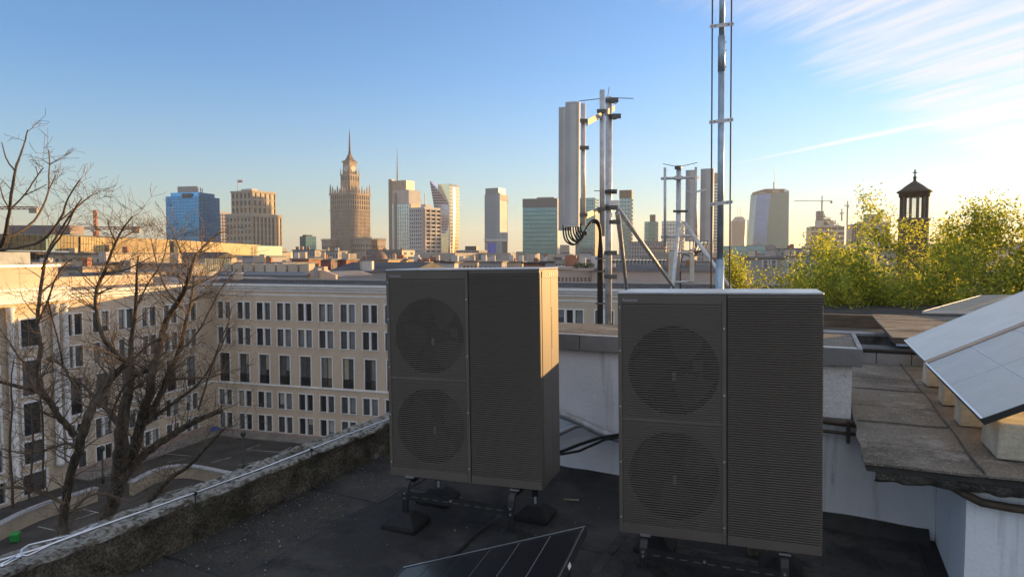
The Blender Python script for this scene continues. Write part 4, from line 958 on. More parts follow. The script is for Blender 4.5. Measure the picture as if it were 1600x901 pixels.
lamp('thin dark lamp post beside the curved wall, seen right of the trees', 381, 682, 734); lamp('thin dark green lamp post seen between the tree trunks', 161, 705, 754)
b = Q(24,846,GZ); t = thing('waste_bin', 'bright green waste bin at the bottom left of the courtyard', 'bin', b, .3); t.scale = (.62,.62,.62); GB = mat('bright green plastic', (.02,.26,.05), .5, var=.08)
bevel(MB().frustum(0,0,.42,.40,.12,.52,.5,1.05).build('body', GB, t), .03); bevel(MB().frustum(0,0,.55,.53,1.05,.45,.42,1.2).build('lid', GB, t), .02)
for sx in (-.35,.35): MB().tube([(sx,.4,.1),(sx+.06,.4,.1)], .1, 10).build('wheel', RUBBER, t)
b = Q(336,673,GZ); bt = MB(); vs = []
for i in range(9):
    for j in range(6): vs.append((-.9+1.8*i/8, -.4+.8*j/5, max(0,.55*(1-((i-4)/4.2)**2)*(1-((j-2.5)/2.7)**2)+.12*nn(i*.8,j*.9))))
tag(bt.add(vs, [(i*6+j,(i+1)*6+j,(i+1)*6+j+1,i*6+j+1) for i in range(8) for j in range(5)]).build('blue_tarpaulin', mat('blue tarpaulin', (.03,.08,.30), .5, var=.15), loc=(b.x,b.y,GZ+.02), fix=False), 'crumpled blue tarpaulin in the inner corner of the courtyard', 'tarpaulin')
for k, (x, y) in enumerate(((90,690),(100,697))):
    pass

# ------------------------------------------------------------------ towers and houses of the city
GC = -23.0
def pxm(d): return d / FPX
def glass(name, col, rough=.12, metal=.75, var=.12, vs=.05): return mat(name, col, rough, metal, var=var, vs=vs)
class Tower:
    """box with its near corner at photograph column xc; left face xl..xc, right face xc..xr"""
    def __init__(s, name, label, cat, xl, xc, xr, ytop, d, core, alpha=30, group=None, zb=GC):
        s.al = R(alpha); s.d = d; k = pxm(d)
        s.w = (xc-xl)*k/math.cos(s.al); s.dep = (xr-xc)*k/math.sin(s.al)
        p = P(xc, 398, d); s.h = zat(ytop, d) - zb; s.zb = zb; s.xl, s.xc, s.xr = xl, xc, xr
        s.t = thing(name, label, cat, (p.x, p.y, zb), -s.al, group)
        if core: MB().box(-s.w, 0, 0, s.dep, 0, s.h).build('core', core, s.t)
    def z(s, y): return zat(y, s.d) - s.zb
    def lattice(s, name, m, colsL, colsR, rows, pw, sh, dp, z0=None, z1=None, w=None, dep=None, x0=None, faces='LR'):
        z0 = 0 if z0 is None else z0; z1 = s.h if z1 is None else z1; w = w or s.w; dep = dep or s.dep; mb = MB(); e = dp*.8
        if 'L' in faces:
            if pw > 0:
                for k in range(colsL+1):
                    c = -w + w*k/colsL; a, b = max(-w, c-pw/2), min(0, c+pw/2); mb.box(a, b, -dp, .0, z0, z1)
            if sh > 0:
                for k in range(rows+1):
                    c = z0+(z1-z0)*k/rows; mb.box(-w, 0, -e, .0, max(z0,c-sh/2), min(z1,c+sh/2))
        if 'R' in faces:
            if pw > 0:
                for k in range(colsR+1):
                    c = dep*k/colsR; a, b = max(0, c-pw/2), min(dep, c+pw/2); mb.box(0, dp, a, b, z0, z1)
            if sh > 0:
                for k in range(rows+1):
                    c = z0+(z1-z0)*k/rows; mb.box(0, e, 0, dep, max(z0,c-sh/2), min(z1,c+sh/2))
        return mb.build(name, m, s.t)
    def part(s, name, m, *b): return MB().box(*b).build(name, m, s.t)

BLUEG = glass('blue mirror glass', (.09,.36,.72), .10, .8); BLUEM = mat('blue mullion', (.035,.15,.32), .4, .3, var=.05)
TEALG = glass('teal mirror glass', (.17,.34,.41), .10, .8); TEALM = mat('teal mullion', (.10,.20,.22), .5, .2, var=.05)
GREYG = glass('grey mirror glass', (.44,.50,.55), .12, .75); GREYM = mat('grey mullion', (.20,.20,.21), .5, .3, var=.08)
STONE = mat('warm ashlar', (.36,.295,.235), .9, var=.10, vs=.08, fine=.05, fs=.6)
STONED = mat('dark tower window', (.10,.09,.085), .25, 0, var=.2, vs=.3)
SAND = mat('sand stone', (.40,.345,.275), .9, var=.1, vs=.06)
CONCW = mat('pale concrete panel', (.52,.49,.47), .85, var=.08, vs=.1)
CONCG = mat('grey concrete panel', (.33,.33,.34), .85, var=.1, vs=.1)
DARKT = mat('dark crown cladding', (.075,.08,.085), .5, .2, var=.1, vs=.1)
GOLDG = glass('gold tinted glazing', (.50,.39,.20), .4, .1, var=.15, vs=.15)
ROOFG = mat('grey roof', (.17,.17,.18), .8, var=.2, vs=.2); ROOFD = mat('dark roof', (.055,.055,.06), .8, var=.25, vs=.2)
BRICK = mat('red brick', (.33,.15,.095), .9, var=.15, vs=.4); BEIGE = mat('city beige', (.50,.42,.33), .9, var=.1, vs=.1); PINKW = mat('salmon render', (.56,.40,.31), .9, var=.06, vs=.2)
COPPER = mat('green copper roof', (.18,.27,.24), .7, .1, var=.15, vs=.2)

# blue mirror tower
T = Tower('blue_glass_tower', 'blue mirror-glass tower with stepped top and grey roof sign, left', 'skyscraper', 254, 312, 324, 306, 1000, BLUEG, 14)
T.lattice('mullions', BLUEM, 22, 6, 24, .5, .55, .35)
T.part('upper_storey', BLUEG, -T.w*.88, -T.w*.02, 2, T.dep*.8, T.h, T.z(300)); T.part('roof_sign', mat('grey sign board', (.30,.29,.28), .6, var=.05), -T.w*.72, -T.w*.12, 6, 9, T.z(300), T.z(290)); 
for k in range(2): T.part('antenna', GREYM, -T.w*.06+3*k, -T.w*.06+1+3*k, 8, 9, T.z(300), T.z(292+2*k))
T.part('notch', DARKT, -T.w*.5, -T.w*.2, -.4, 2, T.z(309), T.z(302))
# white slab block between
T = Tower('apartment_block', 'white apartment block squeezed between the blue tower and the stepped stone tower', 'apartment block', 318, 331, 352, 333, 1150, STONED, 40)
T.lattice('facade_frame', CONCW, 5, 8, 16, 1.6, 1.7, .5); T.part('roof', CONCW, -T.w, 0, 0, T.dep, T.h+.1, T.h+3)
# stepped stone hotel tower
T = Tower('stone_hotel_tower', 'stepped sandstone tower with fluted sunlit side and red-white flag', 'skyscraper', 344, 394, 422, 338, 900, STONED, 27)
T.lattice('pilasters', SAND, 7, 1, 9, 3.3, 3.6, .7, faces='L'); T.lattice('flutes', SAND, 1, 8, 9, 2.6, .5, 1.0, faces='R'); T.part('ledge', SAND, -T.w-1.2, 1.2, -1.2, T.dep+1, T.h, T.h+4)
i_ = 3.6
w2, d2, z2 = T.w*.80, T.dep*.78, T.z(299)
MB().box(-w2, 0, 0, d2, T.h+4, z2).build('upper_core', STONED, T.t, loc=(-T.w*.10, T.dep*.11, 0))
m2 = MB()
for k in range(6): c = -w2+w2*k/5; m2.box(max(-w2,c-1.8), min(0,c+1.8), -1, 0, T.h+4, z2)
for k in range(4): c = T.h+4+(z2-T.h-4)*k/3; m2.box(-w2, 0, -.8, 0, max(T.h+4,c-1.5), min(z2,c+1.5))
for k in range(6): c = d2*k/5; m2.box(0, 1, max(0,c-1.5), min(d2,c+1.5), T.h+4, z2)
for k in range(4): c = T.h+4+(z2-T.h-4)*k/3; m2.box(0, .6, 0, d2, max(T.h+4,c-1.2), min(z2,c+1.2))
m2.build('upper_pilasters', SAND, T.t, loc=(-T.w*.10, T.dep*.11, 0))
MB().box(-w2-1.2, 1.4, -1.4, d2+1, z2, z2+2.2).build('upper_cornice', SAND, T.t, loc=(-T.w*.10, T.dep*.11, 0))
T.part('penthouse', CONCW, -T.w*.62, -T.w*.2, 10, 20, z2+2.2, z2+5)
MB().tube([(-T.w*.7,8,z2+2),(-T.w*.7,8,z2+18)], .35, 6).build('flagpole', GREYM, T.t); 
fl = T.part('flag_white', WHITEP, -T.w*.7, -T.w*.7+9, 7.9, 8.1, z2+15.6, z2+17.4); T.part('flag_red', mat('flag red', (.60,.03,.03), .7, var=.05), -T.w*.7, -T.w*.7+9, 7.9, 8.1, z2+13.8, z2+15.6)
# small glass office
T = Tower('glass_office', 'small green-glass office block left of the ornate spire tower', 'office block', 466, 478, 490, 369, 900, TEALG, 40)
T.lattice('mullions', TEALM, 6, 6, 8, .7, 1.0, .4); T.part('roof_plant', DARKT, -T.w*.8, -1, 2, T.dep*.7, T.h, T.h+2)

# ornate palace tower with spire
def palace():
    d = 1160.0; k = pxm(d); al = R(33.7); cx = 548.2
    p = P(cx, 398, d); t = thing('palace_tower', 'ornate stepped stone skyscraper with clock faces and needle spire', 'skyscraper', (p.x, p.y, GC), -al)
    z = lambda y: zat(y, d) - GC
    def blk(name, half, z0, z1, nc, rows, pw, sh, dp=1.0, win=STONED, m=STONE, cen=(0,0)):
        c = MB().box(cen[0]-half, cen[0]+half, cen[1]-half, cen[1]+half, z0, z1).build(name, win, t)
        f = MB()
        for i in range(nc+1):
            q = -half+2*half*i/nc; a, b = max(-half,q-pw/2), min(half,q+pw/2)
            f.box(cen[0]+a,cen[0]+b,cen[1]-half-dp,cen[1]-half,z0,z1); f.box(cen[0]+half,cen[0]+half+dp,cen[1]+a,cen[1]+b,z0,z1)
        for i in range(rows+1):
            q = z0+(z1-z0)*i/rows; a, b = max(z0,q-sh/2), min(z1,q+sh/2)
            f.box(cen[0]-half,cen[0]+half,cen[1]-half-dp*.7,cen[1]-half,a,b); f.box(cen[0]+half,cen[0]+half+dp*.7,cen[1]-half,cen[1]+half,a,b)
        f.build('facing', m, c); return c
    def cornice(half, z0, h, over): MB().box(-half-over, half+over, -half-over, half+over, z0, z0+h).build('cornice', STONE, t)
    def pinn(half, z0, n_, h, w):
        m_ = MB()
        for i in range(n_):
            q = -half+2*half*i/(n_-1); hh = h*(1.5 if i in (0,n_-1) else (.7+.5*(i%2)))
            for (x, y) in ((q,-half),(half,q)):
                m_.frustum(x,y,w,w,z0,w*.7,w*.7,z0+hh*.55); m_.frustum(x,y,w*.8,w*.8,z0+hh*.55,.1,.1,z0+hh)
        m_.build('pinnacles', STONE, t)
    H = 22.8
    blk('shaft', H, 0, z(329), 15, 16, 1.9, 1.7, .9)
    blk('shaft_top', H, z(329), z(306), 9, 3, 2.6, 2.3, .9); cornice(H, z(329)-.8, 1.8, 1.2); cornice(H, z(306), 3.2, 1.8); pinn(H, z(306)+3.2, 9, 11, 1.2)
    blk('mid_block', 10.6, z(306), z(284), 4, 3, 4.4, 4.5, .8); blk('loggia', 10.6, z(284), z(275), 4, 1, 2.4, 2.4, .8); cornice(10.6, z(275), 2, .9); pinn(10.6, z(275)+2, 5, 7, .7)
    MB().box(-8.0,8.0,-8.0,8.0,z(275),z(254)).build('clock_stage', STONE, t)
    for (lx, ly, ro) in ((0,-8.0,0),(8.0,0,R(90))):
        cl = MB().tube([(0,0,0),(0,-.5,0)], 5.0, 28).build('clock_face', mat('clock dial', (.62,.58,.52), .6, var=.05), t, loc=(lx,ly,z(264.5)), rotz=ro)
        MB().box(-.25,.25,-.8,-.55,0,4).build('clock_hand', DARKT, cl); MB().box(0,3,-.8,-.55,-.25,.25).build('clock_hand', DARKT, cl)
    cornice(8.0, z(254), 1.4, 1.6)
    MB().add([(x*s_,y*s_,zz) for (s_,zz) in ((9.4,z(254)+1.4),(5.4,z(250)),(3.6,z(246)),(2.6,z(242))) for x,y in ((-1,-1),(1,-1),(1,1),(-1,1))],
             [(i*4+k_, i*4+(k_+1)%4, (i+1)*4+(k_+1)%4, (i+1)*4+k_) for i in range(3) for k_ in range(4)] + [(12,13,14,15)]).build('pagoda_roof', mat('dark copper', (.12,.10,.09), .7, var=.15, vs=.2), t)
    sp = MB().lathe([(2.6,z(243)),(2.2,z(238)),(2.6,z(237.5)),(1.5,z(236)),(1.1,z(222)),(.8,z(212)),(.25,z(202))], 10).build('spire', MATS['dark copper'], t)
    rg = MB()
    for i in range(9): yy = 235-2.6*i; rr = 2.2-.13*i; rg.lathe([(rr,z(yy)),(rr,z(yy)+.7)], 10)
    rg.build('spire_rings', MATS['dark copper'], sp)
    # side pavilions
    for (x0, xc, x1, yt, dd) in ((500,516,524,374,1130),(549,566,577,371,1120),(574,590,600,373,1180)):
        q = P(xc,398,dd); kk = pxm(dd); w_ = (xc-x0)*kk/math.cos(al); de = (x1-xc)*kk/math.sin(al); h_ = zat(yt+3,dd)-GC
        inv = Matrix.Rotation(al,3,'Z') @ (Vector((q.x,q.y,0)) - Vector((p.x,p.y,0)))
        pv_ = MB().box(-w_,0,0,de,0,h_).build('pavilion', STONE, t, loc=inv)
        m_ = MB(); n_ = 5
        for i in range(n_):
            cx_ = -w_*(i+.5)/n_
            for zz in (h_-8, h_-16): m_.box(cx_-w_*.055,cx_+w_*.055,-.3,.2,zz-4,zz)
        for i in range(3):
            cy_ = de*(i+.5)/3
            for zz in (h_-8, h_-16): m_.box(-.2,.3,cy_-de*.07,cy_+de*.07,zz-4,zz)
        m_.build('windows', STONED, pv_)
        m_ = MB().box(-w_-.8,.8,-.8,de+.8,h_,h_+1.4)
        for i in range(7):
            m_.frustum(-w_*i/6,0,.9,.9,h_+1.4,.3,.3,h_+5); m_.frustum(0,de*i/6,.9,.9,h_+1.4,.3,.3,h_+5)
        m_.build('battlement', STONE, pv_)
palace()

# tall stepped office tower with antenna
T = Tower('stepped_glass_tower', 'tall stepped grey-glass tower with a banded antenna', 'skyscraper', 605, 641, 661, 318, 1900, GREYG, 30)
T.lattice('mullions', GREYM, 9, 5, 16, 1.3, 1.0, .6)
T.part('upper_tier', CONCG, -T.w, -T.w*.06, 1, T.dep*.75, T.h, T.z(296)); T.part('crown', mat('brown crown', (.24,.20,.17), .5, .2, var=.1), -T.w*.98, -T.w*.2, 3, T.dep*.55, T.z(296), T.z(281))
T.part('left_fin', DARKT, -T.w-1, -T.w*.86, -1, 10, 0, T.z(278)); T.part('mid_fin', DARKT, -T.w*.74, -T.w*.62, -1.2, 0, 0, T.z(300))
T.part('sunlit_tier', BEIGE, -T.w*.08, 1.5, 2, T.dep*.9, T.z(335), T.z(318)+.5)  # beige colour stands in for sunlight on this corner tier
cm = MB()
for k in range(8): cm.box(-T.w*.96+k*T.w*.095, -T.w*.96+k*T.w*.095+2, 1.5, 3, T.z(296), T.z(280))
cm.build('crown_fins', STONE, T.t)
an = MB().lathe([(2.2,T.z(281)),(1.6,T.z(265)),(.9,T.z(255)),(.5,T.z(229))], 8, (-T.w*.72, 12)).build('antenna', GREYM, T.t)
rg = MB()
for y in (275,270,265,259,252,246): rg.lathe([(3.2,T.z(y)),(3.2,T.z(y)+1.2)], 8, (-T.w*.72, 12))
rg.build('antenna_platforms', GREYM, an)
# residential block with balconies
T = Tower('apartment_block', 'grey apartment tower with a balconied sunlit side in front of the glass towers', 'apartment block', 637, 663, 685, 326, 700, STONED, 38)
T.lattice('facade_frame', CONCW, 7, 5, 17, 1.5, 2.0, .35, faces='L'); T.lattice('balconies', CONCW, 3, 3, 17, .9, 1.5, 1.6, faces='R'); T.part('corner_pier', mat('salmon pier', (.50,.36,.30), .8, var=.05), -2.5, .4, -.6, 3, 0, T.h)
T.part('roof_parapet', CONCW, -T.w-.4, .4, -.4, T.dep, T.h, T.h+1.6); T.part('lift_house', CONCW, -T.w*.5, -4, 6, 14, T.h+1.6, T.h+5)
MB().tube([(-T.w*.3,8,T.h),(-T.w*.3,8,T.z(301))], .45, 6).build('antenna', GREYM, T.t); MB().tube([(-T.w*.55,8,T.h),(-T.w*.55,8,T.z(310))], .3, 6).build('antenna', GREYM, T.t)

# curved sail tower whose right flank throws the sun back
def sail():
    d = 1300.0; k = pxm(d); p = P(702, 398, d); t = thing('sail_tower', 'pointed sail-shaped glass tower blazing with reflected sun', 'skyscraper', (p.x, p.y, GC), 0)
    z = lambda y: zat(y, d) - GC
    X = lambda x: (x-702)*k
    va = math.atan2(p.x, p.y); na = (SUN_AZ + (va + math.pi)) / 2       # azimuth halfway between the sun and the camera
    nr = Vector((math.sin(na), math.cos(na), 0)); al_ = Vector((nr.y*-1, nr.x, 0))
    if al_.x < 0: al_ = -al_
    # left sail: leaning sheet seen in bands
    m_ = MB(); bands = MB(); n_ = 30
    def left(y): return 672+ (y-282)*(690-672)/(405-282)
    def right(y): return 702.5 + (y-330)*(704-702.5)/75 if y > 318 else 672+ (y-282)*(703-672)/(320-282)
    vs = []
    for i in range(n_+1):
        y = 283+(406-283)*i/n_
        vs += [(X(left(y)),14*math.sin(i/n_*1.5),z(y)), (X(right(y)),0,z(y)), (X(right(y))+2,26,z(y)), (X(left(y))+8,34,z(y))]
    m_.add(vs, [(i*4+q, i*4+(q+1)%4, (i+1)*4+(q+1)%4, (i+1)*4+q) for i in range(n_) for q in range(4)] + [(0,1,2,3)]); m_.build('sail', glass('pale sail glass', (.50,.50,.60), .12, .7), t)
    for i in range(2, n_):
        y = 283+(406-283)*i/n_; a = Vector((X(left(y)),14*math.sin(i/n_*1.5),z(y))); b = Vector((X(right(y)),0,z(y)))
        bands.obox(a+Vector((0,-.8,0)), b-a, Vector((0,.8,0)), Vector((0,0,1.1)))
    bands.build('floor_bands', mat('sail band', (.52,.49,.52), .5, var=.08), t)
    c = Vector((X(702.5), 0, 0)); L_ = (716-702.5)*k/al_.x
    bl = MB(); vs = []; nv = 24; zt_ = z(287)                      # gently bulging mirror facade
    for i in range(nv+1):
        f_ = i/nv; off = nr*(-9.0*(f_-.76)**2)
        for k_ in (0, 1): vs.append(c + al_*(L_*k_) + off + Vector((0,0,zt_*f_)))
        for k_ in (1, 0): vs.append(c + al_*(L_*k_) - nr*26 + Vector((0,0,zt_*f_)))
    bl.add(vs, [(i*4+q, i*4+(q+1)%4, (i+1)*4+(q+1)%4, (i+1)*4+q) for i in range(nv) for q in range(4)] + [(nv*4,nv*4+1,nv*4+2,nv*4+3)])
    fk = bl.build('flank', mat('mirror flank', (.95,.74,.46), .18, .9, var=0), t)  # gold of the sun's glint is tinted into the mirror colour
    for p_ in fk.data.polygons: p_.use_smooth = abs(p_.normal.dot(nr)) > .8
    fm = MB()
    for i in range(1, 24):
        zb_ = zt_*i/24; fm.obox(c + nr*(-9.0*(i/24-.76)**2 + .02) + Vector((0,0,zb_)), al_*L_, nr*.2, Vector((0,0,.5)))
    fm.build('flank_mullions', GREYM, t)
    MB().add([(X(690),10,z(320)),(X(702.5),0,z(320)),(X(702.5),26,z(320)),(X(690),30,z(320)),(X(690),10,z(288)),(X(702.5),0,z(287)),(X(702.5),26,z(287)),(X(690),30,z(288))],
             [(0,1,5,4),(1,2,6,5),(2,3,7,6),(3,0,4,7),(4,5,6,7)]).build('back_volume', GREYG, t)
sail()
# low grey office, hotel tower, dark stub, teal slab
T = Tower('office_block', 'low grey office between the sail tower and the hotel tower', 'office block', 712, 748, 760, 391, 800, STONED, 20); T.lattice('facade_frame', CONCG, 9, 3, 6, 1.4, 2.4, .4); T.part('roof_house', DARKT, -T.w*.65, -T.w*.15, 3, 10, T.h, T.h+5)
T = Tower('hotel_tower', 'pale hotel tower with dark notched top and a blue banner at its foot', 'skyscraper', 757, 781, 793, 303, 1060, STONED, 30)
T.lattice('facade_frame', mat('pale green-grey cladding', (.25,.32,.37), .6, var=.06), 8, 7, 26, 2.0, 2.0, .4, z0=T.z(376)); T.part('dark_top', mat('blue-grey cap', (.19,.24,.26), .5, .2, var=.06), -T.w, -T.w*.14, 2, T.dep, T.h, T.z(293)); T.part('corner_strip', MATS['pale green-grey cladding'], -T.w*.20, .6, -.8, 5, 0, T.z(301))
T.part('belt', CONCW, -T.w-.5, .8, -.9, T.dep, T.z(377), T.z(373)); T.part('lower_frame', CONCG, -T.w, .0, -.4, T.dep, 0, T.z(378))
bnm = mat('banner print', (.06,.16,.70), .6, var=.1, vs=.12, col2=(.10,.07,.28)); T.part('banner', bnm, -T.w*.78, -T.w*.26, -1.0, -.5, T.z(408), T.z(379)); T.part('sign_panel', BEIGE, .6, 1.0, 2, T.dep-1, T.z(313), T.z(304))
T = Tower('office_block', 'small dark block at the foot of the hotel tower', 'office block', 790, 799, 804, 401, 900, CONCG, 35); T.lattice('facade_frame', DARKT, 4, 3, 4, .8, 1.0, .3)
T = Tower('glass_slab_tower', 'wide teal glass slab with grey top and a sunlit right edge', 'skyscraper', 817, 870, 876, 310, 800, TEALG, 12)
T.lattice('mullions', TEALM, 26, 3, 18, .45, .9, .35); T.part('grey_top', mat('slate band', (.14,.15,.17), .6, var=.06), -T.w-.2, .0, -.6, T.dep, T.z(323), T.h+.2); T.part('side_cladding', CONCW, .0, .6, 0, T.dep, 0, T.h); T.part('roof_plant', CONCG, -T.w*.6, -T.w*.1, 3, 9, T.h, T.h+2)
T = Tower('glass_tower', 'slim teal glass tower seen through the antenna poles', 'skyscraper', 900, 929, 938, 309, 1300, TEALG, 18); T.lattice('mullions', TEALM, 8, 3, 22, 1.0, 1.0, .5); T.part('side_cladding', BEIGE, 0, .8, 0, T.dep, 0, T.z(330))
T = Tower('glass_tower', 'dark-topped teal tower right of the near antenna mast', 'skyscraper', 968, 986, 991, 297, 1200, TEALG, 16); T.lattice('mullions', GREYM, 4, 2, 20, .7, 1.5, .5); T.part('dark_top', DARKT, -T.w-.3, .3, -.8, T.dep, T.z(309), T.h+.3)
T = Tower('glass_office', 'green-grey office with a slim dark chimney head left of the far mast', 'office block', 1008, 1024, 1031, 346, 1300, TEALG, 25); T.lattice('mullions', TEALM, 5, 3, 14, .8, 1.0, .4); T.part('dark_head', DARKT, -T.w*.55, -T.w*.1, 2, 8, T.h, T.z(335))
T = Tower('office_block', 'pale glass office behind the crossarms of the far mast', 'office block', 1036, 1066, 1074, 345, 1200, GREYG, 20); T.lattice('facade_frame', CONCG, 7, 3, 12, 1.2, 1.6, .4)
T = Tower('striped_tower', 'narrow blue-grey tower striped with dark floors beside the lightning mast', 'skyscraper', 1107, 1121, 1125, 271, 1500, GREYG, 16); T.lattice('floor_bands', DARKT, 3, 2, 30, .6, 2.4, .6); T.part('top_frame', GREYM, -T.w*.5, -T.w*.05, -.9, 5, T.z(284), T.z(270))
# flared twin-horned tower
def flared():
    d = 2100.0; k = pxm(d); p = P(1154, 398, d); t = thing('flared_tower', 'hazy grey tower with flaring glass horns and twin antennas', 'skyscraper', (p.x,p.y,GC), 0)
    z = lambda y: zat(y, d) - GC; X = lambda x: (x-1154)*k
    MB().lathe([(X(1165),0),(X(1164.5),z(370)),(X(1165.5),z(346)),(X(1163),z(343)),(X(1160),z(339))], 20).build('core', mat('hazy curtain wall', (.22,.23,.24), .3, .4, var=.08, vs=.1), t)
    m_ = MB()
    for i in range(16): zz = z(400)+(z(345)-z(400))*i/16; m_.lathe([(X(1165.9),zz),(X(1165.9),zz+2.2)], 20)
    m_.build('floor_bands', GREYM, t)
    for s_ in (-1, 1):
        MB().add([(s_*X(1162),-3,z(395)),(s_*X(1166.5),-3,z(395)),(s_*X(1168.5),-3,z(343)),(s_*X(1165),-3,z(348)),(s_*X(1162),6,z(395)),(s_*X(1166.5),6,z(395)),(s_*X(1168.5),6,z(343)),(s_*X(1165),6,z(348))],
                 [(0,1,2,3),(7,6,5,4),(0,4,5,1),(1,5,6,2),(2,6,7,3),(3,7,4,0)]).build('horn', GREYG, t)
        MB().tube([(s_*4,0,z(340)),(s_*4,0,z(323))], .6, 6).build('antenna', GREYM, t)
flared()
# chamfered blue-green tower with sign
def q22():
    d = 1450.0; k = pxm(d); p = P(1206, 398, d); t = thing('chamfered_glass_tower', 'broad tapering blue-green glass tower with lettered dark crown and mast', 'skyscraper', (p.x,p.y,GC), 0)
    z = lambda y: zat(y, d) - GC; X = lambda x: (x-1206)*k
    def wall(pts, m, nm): return MB().quad(*pts).build(nm, m, t, fix=False)
    bl = [X(1176),6,z(392)]; fold_b = [X(1196),0,z(392)]; tl = [X(1182),6,z(301)]; fold_t = [X(1202),0,z(301)]; br = [X(1233),4,z(392)]; tr = [X(1232),4,z(298)]
    MB().add([bl,fold_b,br,(X(1233),45,z(392)),(X(1178),45,z(392)),tl,fold_t,tr,(X(1232),45,z(298)),(X(1183),45,z(301)),
              (X(1176),6,0),(X(1196),0,0),(X(1233),4,0),(X(1233),45,0),(X(1178),45,0)],
             [(1,2,7,6),(2,3,8,7),(4,0,5,9),(5,6,7,8,9),(10,11,1,0),(11,12,2,1),(12,13,3,2)]).build('body', glass('deep teal glass', (.07,.19,.25), .12, .6), t)
    MB().add([tuple(Vector(q)+Vector((0,-.3,0))) for q in (bl,fold_b,fold_t,tl)], [(0,1,2,3)]).build('blue_facet', mat('steel blue glass', (.08,.20,.42), .10, .8, var=.08, vs=.05), t, fix=False)
    m_ = MB()
    for i in range(28):
        f_ = i/28; a = Vector(fold_b).lerp(Vector(fold_t), f_); b = Vector(br).lerp(Vector(tr), f_); c = Vector(bl).lerp(Vector(tl), f_)
        m_.obox(a+Vector((0,-.5,0)), b-a, Vector((0,.5,0)), Vector((0,0,.7))); m_.obox(c+Vector((0,-.7,0)), a-c, Vector((0,.5,0)), Vector((0,0,.6)))
    m_.build('floor_bands', TEALM, t)
    cr = MB().add([(X(1181.5),5,z(303)),(X(1202),-1.2,z(302)),(X(1224),1.5,z(300)),(X(1181.5),5,z(299)),(X(1192),2,z(297)),(X(1194),1.6,z(295)),(X(1211),0,z(295)),(X(1224),1.5,z(295)),
                   (X(1181.5),30,z(303)),(X(1224),30,z(300)),(X(1224),30,z(295)),(X(1194),30,z(295)),(X(1181.5),30,z(299))],
                  [(0,1,4,3),(1,2,7,6),(1,6,5,4),(2,9,10,7),(8,0,3,12),(3,4,5,11,12),(5,6,7,10,11)]).build('crown', DARKT, t, fix=False)
    MB().add([(X(1224),1.5,z(300)),(X(1232.3),4,z(298)),(X(1232.3),30,z(298)),(X(1224),30,z(300)),(X(1224),1.5,z(294.5)),(X(1232.3),4,z(299.5))],[(0,1,5,4),(1,2,3,0)]).build('crown_wedge', GREYG, t)
    sg_ = mat('white sign letters', (.75,.75,.75), .6, var=0)
    o = link('lettering', text_mesh('Q22', 8.0, sg_, .3), t, (X(1204.5),-2.6,z(301)+.6)); o.rotation_euler = (R(90),0,R(3))
    o = link('lettering', text_mesh('Deloitte', 4.4, sg_, .3), t, (X(1184),2.8,z(302.5)+.6)); o.rotation_euler = (R(90),0,R(-14))
    MB().tube([(X(1211),8,z(295)),(X(1211),8,z(261))], [.8,.35], 6).build('mast', GREYM, t)
    MB().box(X(1208),X(1209),6,7,z(295),z(284)).build('mast_frame', GREYM, t)
q22()
# unfinished stepped block with its top floors open
T = Tower('stepped_block', 'pale banded block under construction with raw open top floors', 'construction site', 1272, 1318, 1329, 353, 1000, STONED, 14)
T.lattice('floor_bands', CONCW, 5, 3, 9, .5, 3.0, .5); T.part('stair_core', CONCG, -T.w*.82, -T.w*.62, 2, 14, T.h, T.z(329))
rawm = mat('raw concrete', (.20,.165,.14), .9, var=.2, vs=.3); rf = MB()
for i in range(5):
    y0 = 352-5*i; rf.box(-T.w*.80, -T.w*(.10+.15*i), 1, 12, T.z(y0)-1.2, T.z(y0))
    for c in range(9-2*i):
        x = -T.w*.78+c*T.w*.085; 
        if x < -T.w*(.12+.15*i): rf.box(x, x+.8, 1.2, 2, T.z(y0), T.z(y0-5)-1.2); rf.box(x, x+.8, 10, 11, T.z(y0), T.z(y0-5)-1.2)
rf.build('open_floors', rawm, T.t); T.part('dark_opening', DARKT, -T.w*.62, -T.w*.48, -.6, .2, T.z(351), T.z(346)); T.part('upper_block', CONCW, -T.w*.84, -T.w*.3, .0, 14, T.h, T.z(344))
T = Tower('office_block', 'pale office with a gridded sunlit corner and roof house beside the green trees', 'office block', 1350, 1389, 1400, 346, 600, CONCG, 14)
T.part('left_wing', STONED, -T.w-8, -T.w, 1, 20, 0, T.h-2); gl = MB()
for k in range(6): gl.box(-T.w-8, -T.w-.02, .3, 1, 5.5*k+3, 5.5*k+6)
for k in range(5): gl.box(-T.w-8+k*1.9, -T.w-7.4+k*1.9, .1, 1, 0, T.h-2)
gl.build('left_wing_frame', BEIGE, T.t); T.part('roof_house', CONCG, -T.w*.8, -T.w*.3, 3, 14, T.h, T.z(334)); MB().tube([(-T.w*.62,5,T.z(334)),(-T.w*.62,5,T.z(322))], .25, 6).build('antenna', GREYM, T.t)
for k in range(2): T.part('tall_window', STONED, -T.w*.82+k*6, -T.w*.82+k*6+2.6, -.2, .5, T.z(367), T.z(357))
